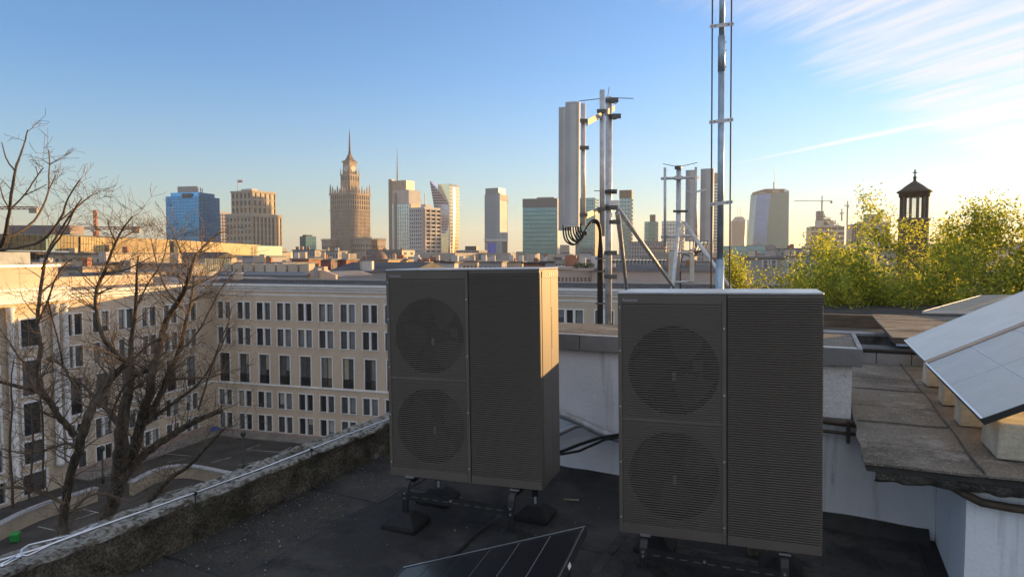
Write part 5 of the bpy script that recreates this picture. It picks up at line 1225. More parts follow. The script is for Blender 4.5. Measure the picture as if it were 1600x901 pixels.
# church lantern
def lantern():
    d = 160.0; k = pxm(d); p = P(1426, 398, d); t = thing('church_lantern', 'dark round church lantern with arched openings and a cross on its cap', 'church tower', (p.x,p.y,GC), 0)
    z = lambda y: zat(y, d) - GC; X = lambda x: (x-1426)*k; ST = mat('dark church stone', (.13,.115,.095), .9, var=.12, vs=1)
    MB().lathe([(X(1447),0),(X(1447),z(346)),(X(1449),z(345)),(X(1449),z(342)),(X(1446),z(341))], 24).build('drum', ST, t, True)
    for i in range(12):
        a = 2*math.pi*(i+.5)/12; r_ = X(1444.2); MB().lathe([(.30,z(341)),(.26,z(340)),(.24,z(308)),(.32,z(306))], 10).build('column', ST, t, True, loc=(r_*math.cos(a), r_*math.sin(a), 0))
    m_ = MB()
    for i in range(12):
        a0 = 2*math.pi*(i+.35)/12; a1 = 2*math.pi*(i+.65)/12
        m_.prism([(X(1441)*math.cos(a0),X(1441)*math.sin(a0)),(X(1446)*math.cos(a0),X(1446)*math.sin(a0)),(X(1446)*math.cos(a1),X(1446)*math.sin(a1)),(X(1441)*math.cos(a1),X(1441)*math.sin(a1))], z(341), z(306))
    m_.build('piers', ST, t)
    gm = MB()
    for i in range(12):
        a = 2*math.pi*i/12
        for zz in range(10): yy = 340-3.4*zz; gm.tube([(X(1440)*math.cos(a-.18),X(1440)*math.sin(a-.18),z(yy)),(X(1440)*math.cos(a+.18),X(1440)*math.sin(a+.18),z(yy))], .05, 5)
    gm.build('louvres', mat('louvre grey', (.40,.39,.36), .7, var=.05), t)
    MB().lathe([(X(1447),z(308)),(X(1447.5),z(302)),(X(1450.5),z(301)),(X(1450),z(299)),(X(1445),z(296)),(X(1438),z(290)),(X(1431),z(285)),(X(1428.2),z(283)),(X(1428),z(278)),(X(1429),z(277)),(X(1426.8),z(275))], 24).build('cap', mat('dark copper cap', (.055,.048,.04), .8, var=.15, vs=1), t, True)
    cr = MB().box(-.12,.12,-.12,.12,z(276),z(265)); cr.box(-.5,.5,-.10,.10,z(270.5),z(269)); cr.build('cross', mat('cross metal', (.12,.09,.05), .5, .5, var=.1), t)
lantern()

# ------------------------------------------------------------------ lower roofs between the towers and the courtyard
lr = random.Random(21)
def chimneys(T, n, hmin=.8, hmax=2.2, m=None):
    for k in range(n):
        x = -T.w*lr.uniform(.04,.94); y = lr.uniform(.1, max(.3,T.dep*.5)); w_ = lr.uniform(.5,1.1)
        c = T.part('chimney', m or lr.choice((BEIGE, BRICK, CONCW)), x-w_, x+w_, y, y+w_, T.h, T.h+lr.uniform(hmin,hmax))
def house(label, xl, xc, xr, ytop, d, wall, alpha=18, frame=None, cols=0, rows=0, colsR=2, ch=0, roof=ROOFG, name='city_house', pitched=0, rim=.5, cat='building', roofdepth=None):
    T = Tower(name, label, cat, xl, xc, xr, ytop, d, None, alpha)
    T.dep = max(T.dep, 6); dp = T.dep
    MB().box(-T.w,0,0,dp,0,T.h).build('walls', wall, T.t)
    if cols:
        m_ = MB(); cw = T.w/cols; top = T.h - 1.4
        for r_ in range(rows):
            zt = top - r_*3.4
            for c in range(cols): x = -T.w+cw*(c+.5); m_.box(x-cw*.20,x+cw*.20,-.10,.2,zt-1.9,zt)
            for c in range(colsR): y = dp*(c+.5)/colsR; m_.box(-.2,.10,y-dp/colsR*.2,y+dp/colsR*.2,zt-1.9,zt)
        m_.build('windows', STONED, T.t)
    if pitched:
        MB().add([(-T.w-.3,-.4,T.h),(.3,-.4,T.h),(.3,dp+.4,T.h),(-T.w-.3,dp+.4,T.h),(-T.w-.3,dp*.5,T.h+pitched),(.3,dp*.5,T.h+pitched)],[(0,1,5,4),(2,3,4,5),(1,2,5),(3,0,4),(3,2,1,0)]).build('roof', roof, T.t)
    else:
        MB().box(-T.w-rim,rim,-rim,dp+rim,T.h,T.h+.45).build('roof', roof, T.t)
    T.h += .45 if not pitched else 0
    if ch: chimneys(T, ch)
    return T
# long golden hall on the left
def gold_hall():
    t = thing('golden_hall', 'long low hall glazed with golden sunlit panels on the left skyline', 'building')
    def seg(x0, d0, x1, d1, yt0, yt1, yb0, yb1, m, n_, nm):
        a0, b0 = P(x0,yb0,d0), P(x1,yb1,d1); a1, b1 = P(x0,yt0,d0), P(x1,yt1,d1); bk = Vector((6,14,0))
        MB().add([a0,b0,b1,a1,a0+bk,b0+bk,b1+bk,a1+bk],[(0,1,2,3),(3,2,6,7),(1,5,6,2),(0,3,7,4),(4,7,6,5)]).build(nm, m, t)
        nrm = (b0-a0).cross(a1-a0).normalized(); nrm = nrm if nrm.y < 0 else -nrm
        for i in range(n_):
            f0, f1 = i/n_+.09/n_, (i+1)/n_-.09/n_
            for (h0, h1) in ((.03,.50),(.53,.97)):
                p = [a0.lerp(b0,f0).lerp(a1.lerp(b1,f0),h0), a0.lerp(b0,f1).lerp(a1.lerp(b1,f1),h0), a0.lerp(b0,f1).lerp(a1.lerp(b1,f1),h1), a0.lerp(b0,f0).lerp(a1.lerp(b1,f0),h1)]
                q = [v+nrm*.25 for v in p]
                MB().add(p+q,[(4,5,6,7),(0,1,5,4),(1,2,6,5),(2,3,7,6),(3,0,4,7)]).build('panel', GOLDG if m is GMUL else mat('olive glazing', (.085,.085,.06), .3, .2, var=.2, vs=.3), t)
    seg(74,212,119,219,366,368.5,391.5,392.5,GMUL,9,'frame')
    seg(125,220,163,227,369,371,393,394.5,GMUL,9,'frame')
    seg(166,228,268,252,371,376.5,394.5,396,GMUL,22,'frame')
    seg(275,254,364,282,377,382,396.5,399,GMUL,18,'frame')
    seg(-60,196,72,211,364,366,390,391.5,TEALM,14,'glazed_frame')
    seg(366,283,402,294,382,384,399,400,TEALM,8,'glazed_frame')
    a, b = P(-60,391.5,195), P(300,399,262)
    n_ = 46
    lo = MB(); 
    for i in range(n_):
        p = a.lerp(b,(i+.1)/n_); q = a.lerp(b,(i+.55)/n_); lo.obox(p-Vector((0,0,2.2)), q-p, Vector((0,.6,0)), Vector((0,0,1.8)))
    lo.build('lower_windows', STONED, t)
    lo = MB().obox(a-Vector((0,-1,10)), b-a, Vector((4,12,0)), Vector((0,0,10))); lo.build('base', BEIGE, t)
    p = P(98,356,240); MB().box(-11,11,0,8,-3,0).build('roof_house', mat('mauve shed', (.22,.18,.18), .7, var=.1), t, loc=P(60,352,240))
    for x in (122,165,271): p = P(x,398,236); MB().box(-.7,.7,-1,2,0,zat(369+ (x-122)*.05,236)-p.z).build('pier', DARKT, t, loc=p)
GMUL = mat('bronze mullion', (.14,.11,.07), .5, .3, var=.1)
gold_hall()
B = house
B('pale ochre wall with small windows under the golden hall, far left', 60, 170, 200, 397, 205, BEIGE, 10, cols=9, rows=2, ch=2)
B('flat-roofed beige house with blue-grey roof boxes at the left edge', -60, 50, 74, 414, 130, BEIGE, 14, cols=8, rows=1, ch=3, roof=ROOFG)
T = B('orange sunlit house behind the bare trees', 128, 197, 214, 413, 140, mat('orange render', (.58,.36,.17), .9, var=.08, vs=.2), 14, cols=7, rows=1, ch=1)
B('grey house with a row of dark attic windows behind the bare trees', 205, 296, 318, 415, 135, CONCG, 12, cols=11, rows=2, ch=1, roof=ROOFG)
B('sandy low house left of the portico roof', 64, 128, 140, 420, 118, BEIGE, 14, cols=5, rows=1, ch=2)
B('white roof annex with a dark skylight strip', 100, 190, 210, 431, 104, CONCW, 14, cols=0, ch=1, roof=ROOFG)
T = B('dark rounded roof house below the golden hall', 262, 338, 350, 403, 185, BEIGE, 14, roof=ROOFD, pitched=1.6, cols=8, rows=1)
# slatted screen
t = thing('slatted_screen', 'pale green vertical-slat screen on a roof', 'screen', P(320,424,130))
for k in range(12): q = P(321+3.4*k,424,130+.25*k) - P(320,424,130); MB().box(-.12,.12,-.06,.06,0,2.5).build('slat', (CREAM, mat('lime slat', (.40,.48,.20), .6, var=.05))[k % 3 == 1], t, loc=q)
q = P(362,424,133)-P(320,424,130); MB().tube([(0,.1,2.2),(q.x,q.y+.1,2.2)], .06, 6).build('rail', GREYM, t); MB().tube([(0,.1,.3),(q.x,q.y+.1,.3)], .06, 6).build('rail', GREYM, t)
B('sandy block with a dark window strip left of the pink gable', 355, 440, 462, 413, 168, BEIGE, 12, cols=10, rows=1, ch=3)
B('plain grey windowless hall with a beige end wall', 374, 421, 432, 402, 185, CONCG, 14, roof=ROOFG, rim=.1)
B('far yellow apartment rows right of the stone hotel', 421, 448, 455, 394, 620, mat('pale yellow', (.62,.55,.34), .9, var=.1, vs=.2), 14, cols=9, rows=3)
B('left red brick house lit by the sun', 453, 482, 491, 406, 195, BRICK, 18, cols=6, rows=1, ch=3)
B('mauve-brown brick house between the red ones', 489, 517, 525, 407, 205, mat('mauve brick', (.22,.15,.14), .9, var=.12, vs=.4), 14, cols=6, rows=1, ch=2)
B('right red brick house with small square windows', 524, 541, 549, 407, 210, BRICK, 22, cols=5, rows=1, ch=2)
B('grey rooftop plant blocks left of the spire tower', 454, 492, 502, 391, 420, CONCG, 15, ch=4, cols=8, rows=2)
B('grey low house at the foot of the spire tower', 500, 528, 536, 393, 400, CONCG, 15, ch=3, cols=6, rows=2)
B('dark grey offices left of the apartment tower', 570, 628, 640, 391, 500, GREYM, 12, ch=4, cols=12, rows=3, roof=ROOFG)
T = B('ochre house below the dome', 548, 606, 640, 407, 225, mat('ochre wall', (.52,.36,.20), .9, var=.1), 14, cols=10, rows=1, ch=3)
dm = thing('dome', 'brown hemispherical dome among the roofs below the spire tower', 'dome', P(591,406,240)); rr = 14.5*pxm(240)
MB().lathe([(rr*1.04,-2),(rr*1.04,.2)]+[(rr*math.cos(a*.157), rr*.92*math.sin(a*.157)+.2) for a in range(10)]+[(.1,rr*.95)], 24).build('shell', mat('brown copper', (.17,.12,.095), .7, var=.12, vs=.4), dm, True)
MB().lathe([(rr*1.1,-3),(rr*1.1,-2)], 24).build('base_ring', BEIGE, dm)
# long dark roofs right behind the courtyard building
T = B('blue-grey long roof with skylight strip behind the courtyard building', 318, 478, 500, 430, 103, CONCG, 16, roof=mat('blue-grey sheet', (.22,.25,.30), .6, .3, var=.1), ch=0, pitched=1.2)
for k in range(8): x = -T.w*(k+.5)/8; T.part('dormer', BEIGE, x-.9, x+.7, 1.2, 2.6, T.h+.2, T.h+1.7)
g_ = thing('gable_wall', 'salmon-pink gable wall with a middle chimney behind the courtyard building', 'building', P(466,440,104), -R(16)); k_ = pxm(104)
prf = [(0,-4),(66*k_,-4),(66*k_,1.1),(44*k_,1.75),(30*k_,1.8),(0,1.0)]
MB().add([(x,0,z) for x,z in prf]+[(x,.5,z) for x,z in prf],[(0,1,2,3,4,5),(11,10,9,8,7,6),(5,4,10,11),(4,3,9,10),(3,2,8,9),(1,7,8,2),(0,5,11,6)]).build('wall', PINKW, g_)
MB().add([(0,.5,.7),(30*k_,.5,1.5),(44*k_,.5,1.45),(66*k_,.5,.8),(0,12,.7),(30*k_,12,1.5),(44*k_,12,1.45),(66*k_,12,.8)],[(0,1,5,4),(1,2,6,5),(2,3,7,6)]).build('roof', ROOFG, g_)
MB().box(29*k_,37*k_,-.25,1,-4,2.05).build('chimney_breast', mat('grey breast', (.30,.30,.31), .9, var=.05), g_); MB().box(30*k_,40*k_,1,2,1.7,2.3).build('cap', PINKW, g_)
B('dark curved sheet roof left of the heat pump', 505, 640, 680, 425, 118, CONCG, 12, roof=ROOFD, pitched=1.6, ch=2)
# jumble of sunlit roofs above the left heat pump
for i, (x0, x1, yt, d_, wl) in enumerate(((600,640,408,260,BEIGE),(640,668,411,210,BRICK),(662,700,409,240,BEIGE),(690,716,411,200,CONCW),(716,752,409,260,BEIGE),(748,790,410,230,CONCG),(788,822,410,240,BEIGE),(818,850,412,190,BRICK),(846,880,410,220,CONCG))):
    B(('first','second','third','fourth','fifth','sixth','seventh','eighth','ninth')[i] + ' low sunlit roof from the left along the top of the left heat pump', x0, x1-6, x1, yt, d_, wl, 16, ch=5, cols=5, rows=1, roof=lr.choice((ROOFG, ROOFD)))
# houses seen between the heat pumps and right of them
B('pale stone house with tall windows left of the cable bundle', 868, 930, 945, 404, 190, mat('pale stone wall', (.42,.41,.38), .9, var=.08), 12, cols=12, rows=2, ch=0)
for k, (x, w_, l) in enumerate(((884,5.5,'left'),(915,9,'right'))):
    t = thing('roof_cabin', l + ' small white cabin on the roof left of the cable bundle', 'cabin', P(x,404,188)); kk = pxm(188)
    MB().box(-w_*kk,w_*kk,0,2,-.3,1.5).build('walls', CONCW, t); MB().box(-w_*kk-.2,w_*kk+.2,-.2,2.2,1.5,1.7).build('roof', ROOFG, t)
B('house with a grey balustrade behind the near mast', 866, 948, 970, 421, 120, CONCG, 14, ch=3, cols=14, rows=1, roof=CONCG)
T = B('long hall with a pale zigzag glass roof behind the struts', 940, 1060, 1090, 409, 200, CONCG, 12, roof=ROOFG)
zz = MB(); n_ = 22
for i in range(n_):
    x0 = -T.w*i/n_; x1 = -T.w*(i+1)/n_; xm = (x0+x1)/2
    zz.add([(x0,-.4,T.h-2.4),(x1,-.4,T.h-2.4),(xm,-.9,T.h+.2),(x0,2,T.h+.1),(x1,2,T.h+.1)],[(0,1,2),(0,2,3),(1,4,2),(2,4,3)])
zz.build('zigzag_glazing', mat('pale roof glass', (.50,.54,.55), .3, .2, var=.08), T.t)
B('brown-roofed long house below the zigzag roof', 930, 1120, 1160, 424, 115, CONCG, 12, roof=ROOFD, pitched=1.0, ch=4)
B('grey office rows right of the near mast', 985, 1040, 1060, 378, 600, CONCG, 14, cols=14, rows=5, ch=4)
B('beige office left of the far mast pole', 1018, 1040, 1048, 389, 420, BEIGE, 14, cols=6, rows=3, ch=2)
B('low offices behind the far antennas', 1050, 1100, 1118, 392, 450, CONCG, 14, cols=12, rows=3, ch=4)
B('white house with rooftop gear below the far antennas', 1066, 1130, 1150, 410, 180, CONCW, 14, cols=10, rows=1, ch=5)
B('green copper-roofed house right of the lightning mast', 1128, 1166, 1190, 398, 300, CONCG, 18, roof=COPPER, pitched=4.0, cols=6, rows=1)
B('second green copper roof in front of the broad glass tower', 1160, 1196, 1214, 396, 340, CONCG, 16, roof=COPPER, pitched=4.0)
B('brown pitched roof at the foot of the broad glass tower', 1174, 1214, 1232, 390, 420, CONCG, 14, roof=mat('brown roof', (.14,.11,.10), .8, var=.1), pitched=3)
T = B('grey house with four round fan housings on its front', 1160, 1226, 1250, 404, 150, CONCG, 12, ch=3, roof=ROOFG)
for (x, y) in ((1196,409),(1209,409),(1196,415),(1209,415)):
    p = P(x,y,146); t = thing('rooftop_fan', {(1196,409):'upper left',(1209,409):'upper right',(1196,415):'lower left',(1209,415):'lower right'}[(x,y)] + ' of four round fan units on the grey house', 'fan unit', p, -R(12), 'fan units on the grey house')
    MB().box(-.7,.7,0,.6,-.45,.45).build('housing', CONCW, t); MB().tube([(0,-.02,0),(0,-.12,0)], .36, 16).build('grille', DARKT, t); MB().tube([(0,-.12,0),(0,-.16,0)], .12, 10).build('hub', CONCW, t)
B('grey house with roof terraces behind the right trees', 1226, 1292, 1310, 389, 330, CONCG, 14, cols=12, rows=3, ch=4)
B('pale low house below the unfinished block', 1236, 1300, 1330, 402, 190, CONCW, 12, cols=8, rows=2, ch=4)
B('plain grey gable house behind the right trees', 1286, 1350, 1380, 398, 150, CONCG, 14, ch=2, cols=6, rows=2)
B('terrace of grey houses glimpsed through the right trees', 1380, 1540, 1600, 392, 210, CONCG, 14, ch=6, cols=18, rows=3)
B('hazy white house glimpsed through the trees at the right edge', 1500, 1640, 1680, 381, 260, CONCW, 14, ch=4, cols=12, rows=3)
# bush on a roof terrace
def leafball(c, r, n, size, m, rs, squash=.8):
    mb = MB()
    for _ in range(n):
        v = Vector((rs.gauss(0,1), rs.gauss(0,1), rs.gauss(0,1))).normalized()*r*(rs.random()**.4); v.z *= squash
        a = Vector((rs.gauss(0,1), rs.gauss(0,1), rs.gauss(0,1))).normalized(); b = a.orthogonal().normalized(); s_ = size*rs.uniform(.6,1.3); p = Vector(c)+v
        mb.add([p-a*s_, p+b*s_*.5, p+a*s_, p-b*s_*.5],[(0,1,2,3)])
    return mb
BUSH = mat('bush leaf', (.07,.10,.035), .7, var=.3, vs=2)
t = thing('terrace_shrub', 'green shrubs on the roof terrace left of the cable bundle', 'shrub', P(912,420,117)); rs_ = random.Random(4)
mbb = MB()
for k in range(5): q = leafball((-1.3+.65*k, rs_.uniform(-.2,.5), .5+.2*rs_.random()), .62, 260, .10, BUSH, rs_); mbb.add(q.v, q.f)
mbb.build('foliage', BUSH, t, fix=False); MB().box(-1.9,1.7,-.3,.5,-.25,.05).build('planter', CONCG, t)

# far low city between the towers
dc = MB(); rs_ = random.Random(8)
for i in range(900):
    d_ = rs_.uniform(330, 2600); x = rs_.uniform(-300, 1900); h = rs_.choice((10,13,16,19,20,22,24)) 
    if d_ > 1000: h += rs_.uniform(0,5)+(rs_.random()**8)*16
    w_ = rs_.uniform(8,30); de = rs_.uniform(8,24); p = P(x,398,d_); a = R(rs_.choice((-14,-18,-24,66,70))); c_, s_ = math.cos(a), math.sin(a)
    dc.obox((p.x,p.y,GC), (w_*c_,w_*s_,0), (-de*s_,de*c_,0), (0,0,h))
tag(dc.build('distant_city', mat('distant city walls', (.40,.36,.31), .9, vs=.012, col2=(.24,.23,.22), fine=.12, fs=.2)), 'mass of far low roofs and houses between the towers', 'city', kind='stuff')

# ------------------------------------------------------------------ tower cranes
def crane(label, x, ybase, yjib, ytop, xl, xr, d, m, cw, group='tower cranes on the skyline', ry=0):
    p = P(x, ybase, d); k = pxm(d); t = thing('tower_crane', label, 'crane', p, R(ry), group); hj = zat(yjib,d)-p.z; ht = zat(ytop,d)-p.z; r_ = (1.4*k+.3) if d < 600 else .62*k
    def truss(a, b, w_, n_, nm):
        a, b = Vector(a), Vector(b); ax = (b-a).normalized(); u_ = Vector((0,1,0)) if abs(ax.y) < .8 else Vector((1,0,0)); v_ = ax.cross(u_).normalized(); u_ = v_.cross(ax)
        mb = MB(); cs = [(-1,-1),(1,-1),(1,1),(-1,1)]; th = w_*.42
        for (i, j) in cs: mb.tube([a+(u_*i+v_*j)*w_, b+(u_*i+v_*j)*w_], th, 4)
        for s_ in range(n_):
            p0 = a.lerp(b, s_/n_); p1 = a.lerp(b,(s_+1)/n_)
            for q in range(4):
                c0, c1 = cs[q], cs[(q+1)%4]
                mb.tube([p0+(u_*c0[0]+v_*c0[1])*w_, p1+(u_*c1[0]+v_*c1[1])*w_], th*.7, 3, False)
        return mb.build(nm, m, t)
    truss((0,0,0),(0,0,hj), r_, max(4,int(hj/(2.5*r_))), 'tower'); truss((0,0,hj),(0,0,ht), r_*.7, 4, 'apex')
    L0, L1 = (xl-x)*k, (xr-x)*k
    jb, cj = (L0, L1) if abs(L0) > abs(L1) else (L1, L0)
    truss((0,0,hj),(jb,0,hj), r_*.7, 26, 'jib'); truss((0,0,hj),(cj,0,hj), r_*.8, 8, 'counter_jib')
    MB().box(min(cj,cj*.82),max(cj,cj*.82),-r_,r_,hj-cw*1.1,hj-.1*r_).build('counterweight', mat('crane ballast', (.34,.30,.24), .9, var=.1), t)
    MB().box(-r_*2.2,-r_*.2,-r_*1.6,r_*.6,hj-2.4*r_,hj+.2*r_).build('cab', CONCW, t)
    for e in (jb*.75, cj*.9): MB().tube([(0,0,ht),(e,0,hj+r_*.5)], r_*.12, 4).build('tie_rod', m, t)
    return t
ORG = mat('crane orange', (.34,.11,.05), .6, .1, var=.1); CGR = mat('crane grey', (.24,.22,.19), .6, .1, var=.1)
crane('orange and white tower crane rising above the golden hall', 150, 372, 356.5, 328, 62, 219, 330, ORG, 2.2)
crane('orange tower crane cut by the left edge of the picture', -8, 372, 325, 300, -140, 60, 360, ORG, 2.4)
crane('thin grey tower crane over the unfinished block', 1284, 330, 314, 306, 1241, 1300, 1000, CGR, 3)
crane('slender crane mast right of the unfinished block', 1323.5, 352, 321, 314, 1318, 1326, 980, CGR, 3)
crane('short luffing crane on the unfinished block', 1315, 345, 333, 326, 1312, 1319, 1000, CGR, 2)

# ------------------------------------------------------------------ bare trees on the left
br_rs = random.Random(17)
def smooth(q, n=2):
    for _ in range(n):
        r_ = [q[0]]
        for a, b in zip(q[:-1], q[1:]): r_ += [a*.75+b*.25, a*.25+b*.75]
        q = r_ + [q[-1]]
    return q
def twig_chain(mb, p, dirv, length, r0, level, rs, lift=.25):
    n = max(3, int(length/.22)); pts = [p]; d_ = dirv.normalized(); rad = [r0]
    for i in range(n):
        d_ = (d_ + Vector((rs.gauss(0,.16), rs.gauss(0,.16), rs.gauss(0,.12)+lift*.10))).normalized()
        pts.append(pts[-1] + d_*length/n); rad.append(max(.0035, r0*(1-.75*(i+1)/n)))
    mb.tube(pts, rad, 4 if r0 > .012 else 3, False)
    if level > 0:
        k = rs.randint(3,5) if level > 1 else rs.randint(2,4)
        for _ in range(k):
            i = rs.randint(max(1,n//4), n); side = pts[i]-pts[i-1]; o = side.orthogonal().normalized(); o = Matrix.Rotation(rs.uniform(0,6.28),3,side.normalized()) @ o
            twig_chain(mb, pts[i], side.normalized()*.75 + o*rs.uniform(.5,1.0), length*rs.uniform(.30,.55), max(.004,rad[i]*.62), level-1, rs, lift)
def bare_tree(label, limbs, d, ntw, trunk_ids, seed, wf=.38, tl=1.0):
    rs = random.Random(seed)
    x0, y0 = limbs[0][0][0], limbs[0][0][1]; bp = P(x0, y0, d); base_ = Vector((bp.x-.3, bp.y, GZ))
    t = thing('bare_tree', label, 'tree', base_); tw = MB(); segs = []
    for li, L_ in enumerate(limbs):
        dd = rs.uniform(-1,1)*1.6; n = len(L_); pts = []; rad = []
        for i, q in enumerate(L_):
            x, y, w = q[:3]; f_ = i/(n-1)
            de = d + (q[3] if len(q) > 3 else 0) + (dd*f_ if li not in trunk_ids else .5*math.sin(i))
            pts.append(P(x,y,de)-base_); rad.append(w*wf*de/FPX)
        if li in trunk_ids and li == trunk_ids[0]:
            pts = [Vector((0,0,0)), Vector((-.05,0,2.0))*1.0] + [pts[0]*.5+Vector((0,0,0))] + pts; rad = [rad[0]*1.7, rad[0]*1.3, rad[0]*1.12] + rad
        q = smooth(pts, 2)
        # radius by arc position
        def radius_at(f_): x_ = f_*(len(rad)-1); i = min(int(x_), len(rad)-2); return rad[i]*(1-(x_-i))+rad[i+1]*(x_-i)
        rr = [radius_at(i/(len(q)-1))*(1+.10*nn(i*.9, li)) for i in range(len(q))]
        q = [v + Vector((nn(i*.7,li,1),nn(i*.7,li,5),nn(i*.7,li,9)))*min(.05, rr[i]*.5) for i, v in enumerate(q)]
        MB().tube(q, rr, 10 if max(rr) > .1 else 7).build('trunk' if li in trunk_ids else 'branch', BARK if max(rr) > .05 else TWIG, t, True, fix=False)
        for i in range(1, len(q)): segs.append((q[i-1], q[i], rr[i], i/len(q), li in trunk_ids))
    cand = [s_ for s_ in segs if s_[2] < .14]
    for _ in range(ntw):
        a, b, r_, f_, tr = rs.choice(cand); p = a.lerp(b, rs.random()); ax = (b-a).normalized(); o = Matrix.Rotation(rs.uniform(0,6.28),3,ax) @ ax.orthogonal().normalized()
        o.z = abs(o.z)*.6 + o.z*.2
        L2 = tl * rs.uniform(.45,1.25) * (.75 + min(.55, r_*6)); twig_chain(tw, p, ax*.6+o, L2, min(.016, max(.005, r_*.34)), 2 if L2 > .8 else 1, rs)
    tag(tw.build('twigs', TWIG, t, fix=False), kind='stuff')
    return t
LA = [
 [(150,850,46),(165,812,42),(180,770,40),(188,735,38),(189,690,33),(192,650,28),(200,610,22),(207,593,16),(203,540,10),(213,480,8),(213,440,5),(216,400,3)],
 [(187,754,32),(200,728,30),(214,690,27),(222,652,25),(233,620,22),(237,590,20),(242,565,17),(253,527,16),(259,500,14),(277,473,12),(290,452,11),(297,423,9),(307,397,7),(323,380,5),(345,362,3)],
 [(190,750,24),(214,720,22),(240,697,20),(267,680,17),(300,660,14),(347,640,12)],
 [(222,655,20),(247,628,17),(260,593,14),(280,550,11),(290,507,9),(300,467,7),(303,430,4)],
 [(227,662,13),(260,637,10),(294,613,8),(310,640-40,6),(330,573,5),(347,527,3),(356,505,2)],
 [(189,667,16),(172,645,14),(157,627,11),(140,612,9),(127,598,7),(100,585,4)],
 [(234,782,14),(267,744,12),(294,730,9),(330,690,5),(352,668,3)],
 [(240,575,11),(215,585,9),(195,600,7),(175,640,5),(170,668,3)],
 [(253,527,9),(228,540,7),(212,560,6),(190,572,4)],
 [(290,452,5),(318,440,4),(345,425,3),(352,400,2)],
 [(277,473,6),(258,450,5),(247,420,4),(240,392,3),(236,372,2)],
 [(297,423,5),(285,402,4),(278,380,3),(270,362,2)],
 [(213,480,5),(232,440,4),(255,410,3),(262,372,2)],
 [(260,593,8),(300,590,6),(330,590,5),(352,580,3)],
 [(280,550,6),(310,520,5),(330,480,4),(345,450,3),(372,420,2)],
 [(200,610,8),(225,600,6),(240,570,4),(262,545,3)],
 [(300,470,4),(325,455,3),(350,462,2)],
 [(310,640,6),(322,600,5),(335,560,4),(352,530,3),(362,480,2)],
]
bare_tree('large bare tree with forked mossy trunk in the courtyard', LA, 17.0, 620, (0,1), 5, .31, .85)
LB_ = [
 [(90,870,26),(98,830,22),(101,787,19),(110,740,19),(124,700,20),(134,660,20),(147,627,17),(163,605,15),(182,582,13),(196,567,12)],
 [(196,567,12),(178,548,11),(163,533,10),(153,503,9),(148,463,8),(155,440,7.5),(163,427,7),(172,400,6),(181,378,5),(190,360,4),(207,338,2.5)],
 [(117,680,16),(103,662,15),(90,650,13.5),(77,625,12),(57,610,10),(30,604,8),(0,596,7),(-30,588,6)],
 [(88,640,13),(75,622,11),(57,600,10),(54,575,10),(66,553,10),(61,527,9),(58,505,9),(61,473,8),(66,433,7),(73,395,6),(93,362,5),(117,325,3.5),(142,306,2)],
 [(163,427,5),(185,425,4),(205,418,3),(235,402,2)],
 [(181,378,4),(172,360,3),(169,345,2)], [(190,372,4),(212,360,3),(219,356,2)],
 [(57,507,6),(75,470,4.5),(84,440,3.5),(95,420,2.5),(110,405,2)],
 [(54,580,6),(30,560,5),(22,545,4),(5,520,3),(-10,500,2)],
 [(72,560,7),(98,568,6),(108,590,6),(120,605,5)],
 [(98,568,5),(92,535,4),(84,505,3.5),(75,470,3)],
 [(148,463,5),(160,455,4),(175,450,3)],
 [(124,700,9),(105,690,7),(80,700,6),(40,710,4),(0,700,3)],
 [(101,787,9),(70,770,8),(35,760,7),(0,762,5)],
 [(110,800,8),(140,770,6),(170,772,5),(205,785,3)],
 [(20,790,7),(18,740,6),(14,690,5),(20,640,4),(16,600,3),(22,560,2)],
 [(45,780,5),(50,720,4.5),(52,670,4),(50,630,3)], [(66,760,5),(68,700,4.5),(67,650,4),(62,615,3)],
]
bare_tree('slimmer bare tree with a winding limb at the left', LB_, 15.0, 480, (0,), 9, .35, .8)
LC = [
 [(-60,420,16),(-20,398,13),(0,388,11),(8,371,8),(15,327,6.5),(23,266,5),(32,242,4),(39,222,3),(43,203,2)],
 [(23,266,4),(10,251,3),(3,223,2)],
 [(7,371,6),(34,361,5.5),(56,344,5),(71,315,4),(77,295,3.4),(76,271,3),(78,257,2.6),(76,234,2)],
 [(-10,392,8),(37,385,7),(66,378,6),(95,344,5),(105,312,3.5),(115,295,3),(125,281,2)],
 [(95,344,4),(117,325,3),(142,306,2)], [(16,327,4),(39,305,3.4),(59,273,2.6),(68,262,2)],
 [(15,327,3.5),(5,310,3),(0,292,2)], [(78,257,2),(64,248,1.6)], [(78,257,2),(90,250,1.6)], [(59,273,2),(56,260,1.5)],
 [(39,305,2.5),(60,295,2),(73,288,1.5)], [(77,295,2.5),(85,278,2)], [(66,420,5),(76,393,4.5),(103,359,4),(117,325,3),(128,310,2)],
]
bare_tree('bare crown reaching in from the left edge against the sky', LC, 13.0, 70, (0,), 23, .36, .62)

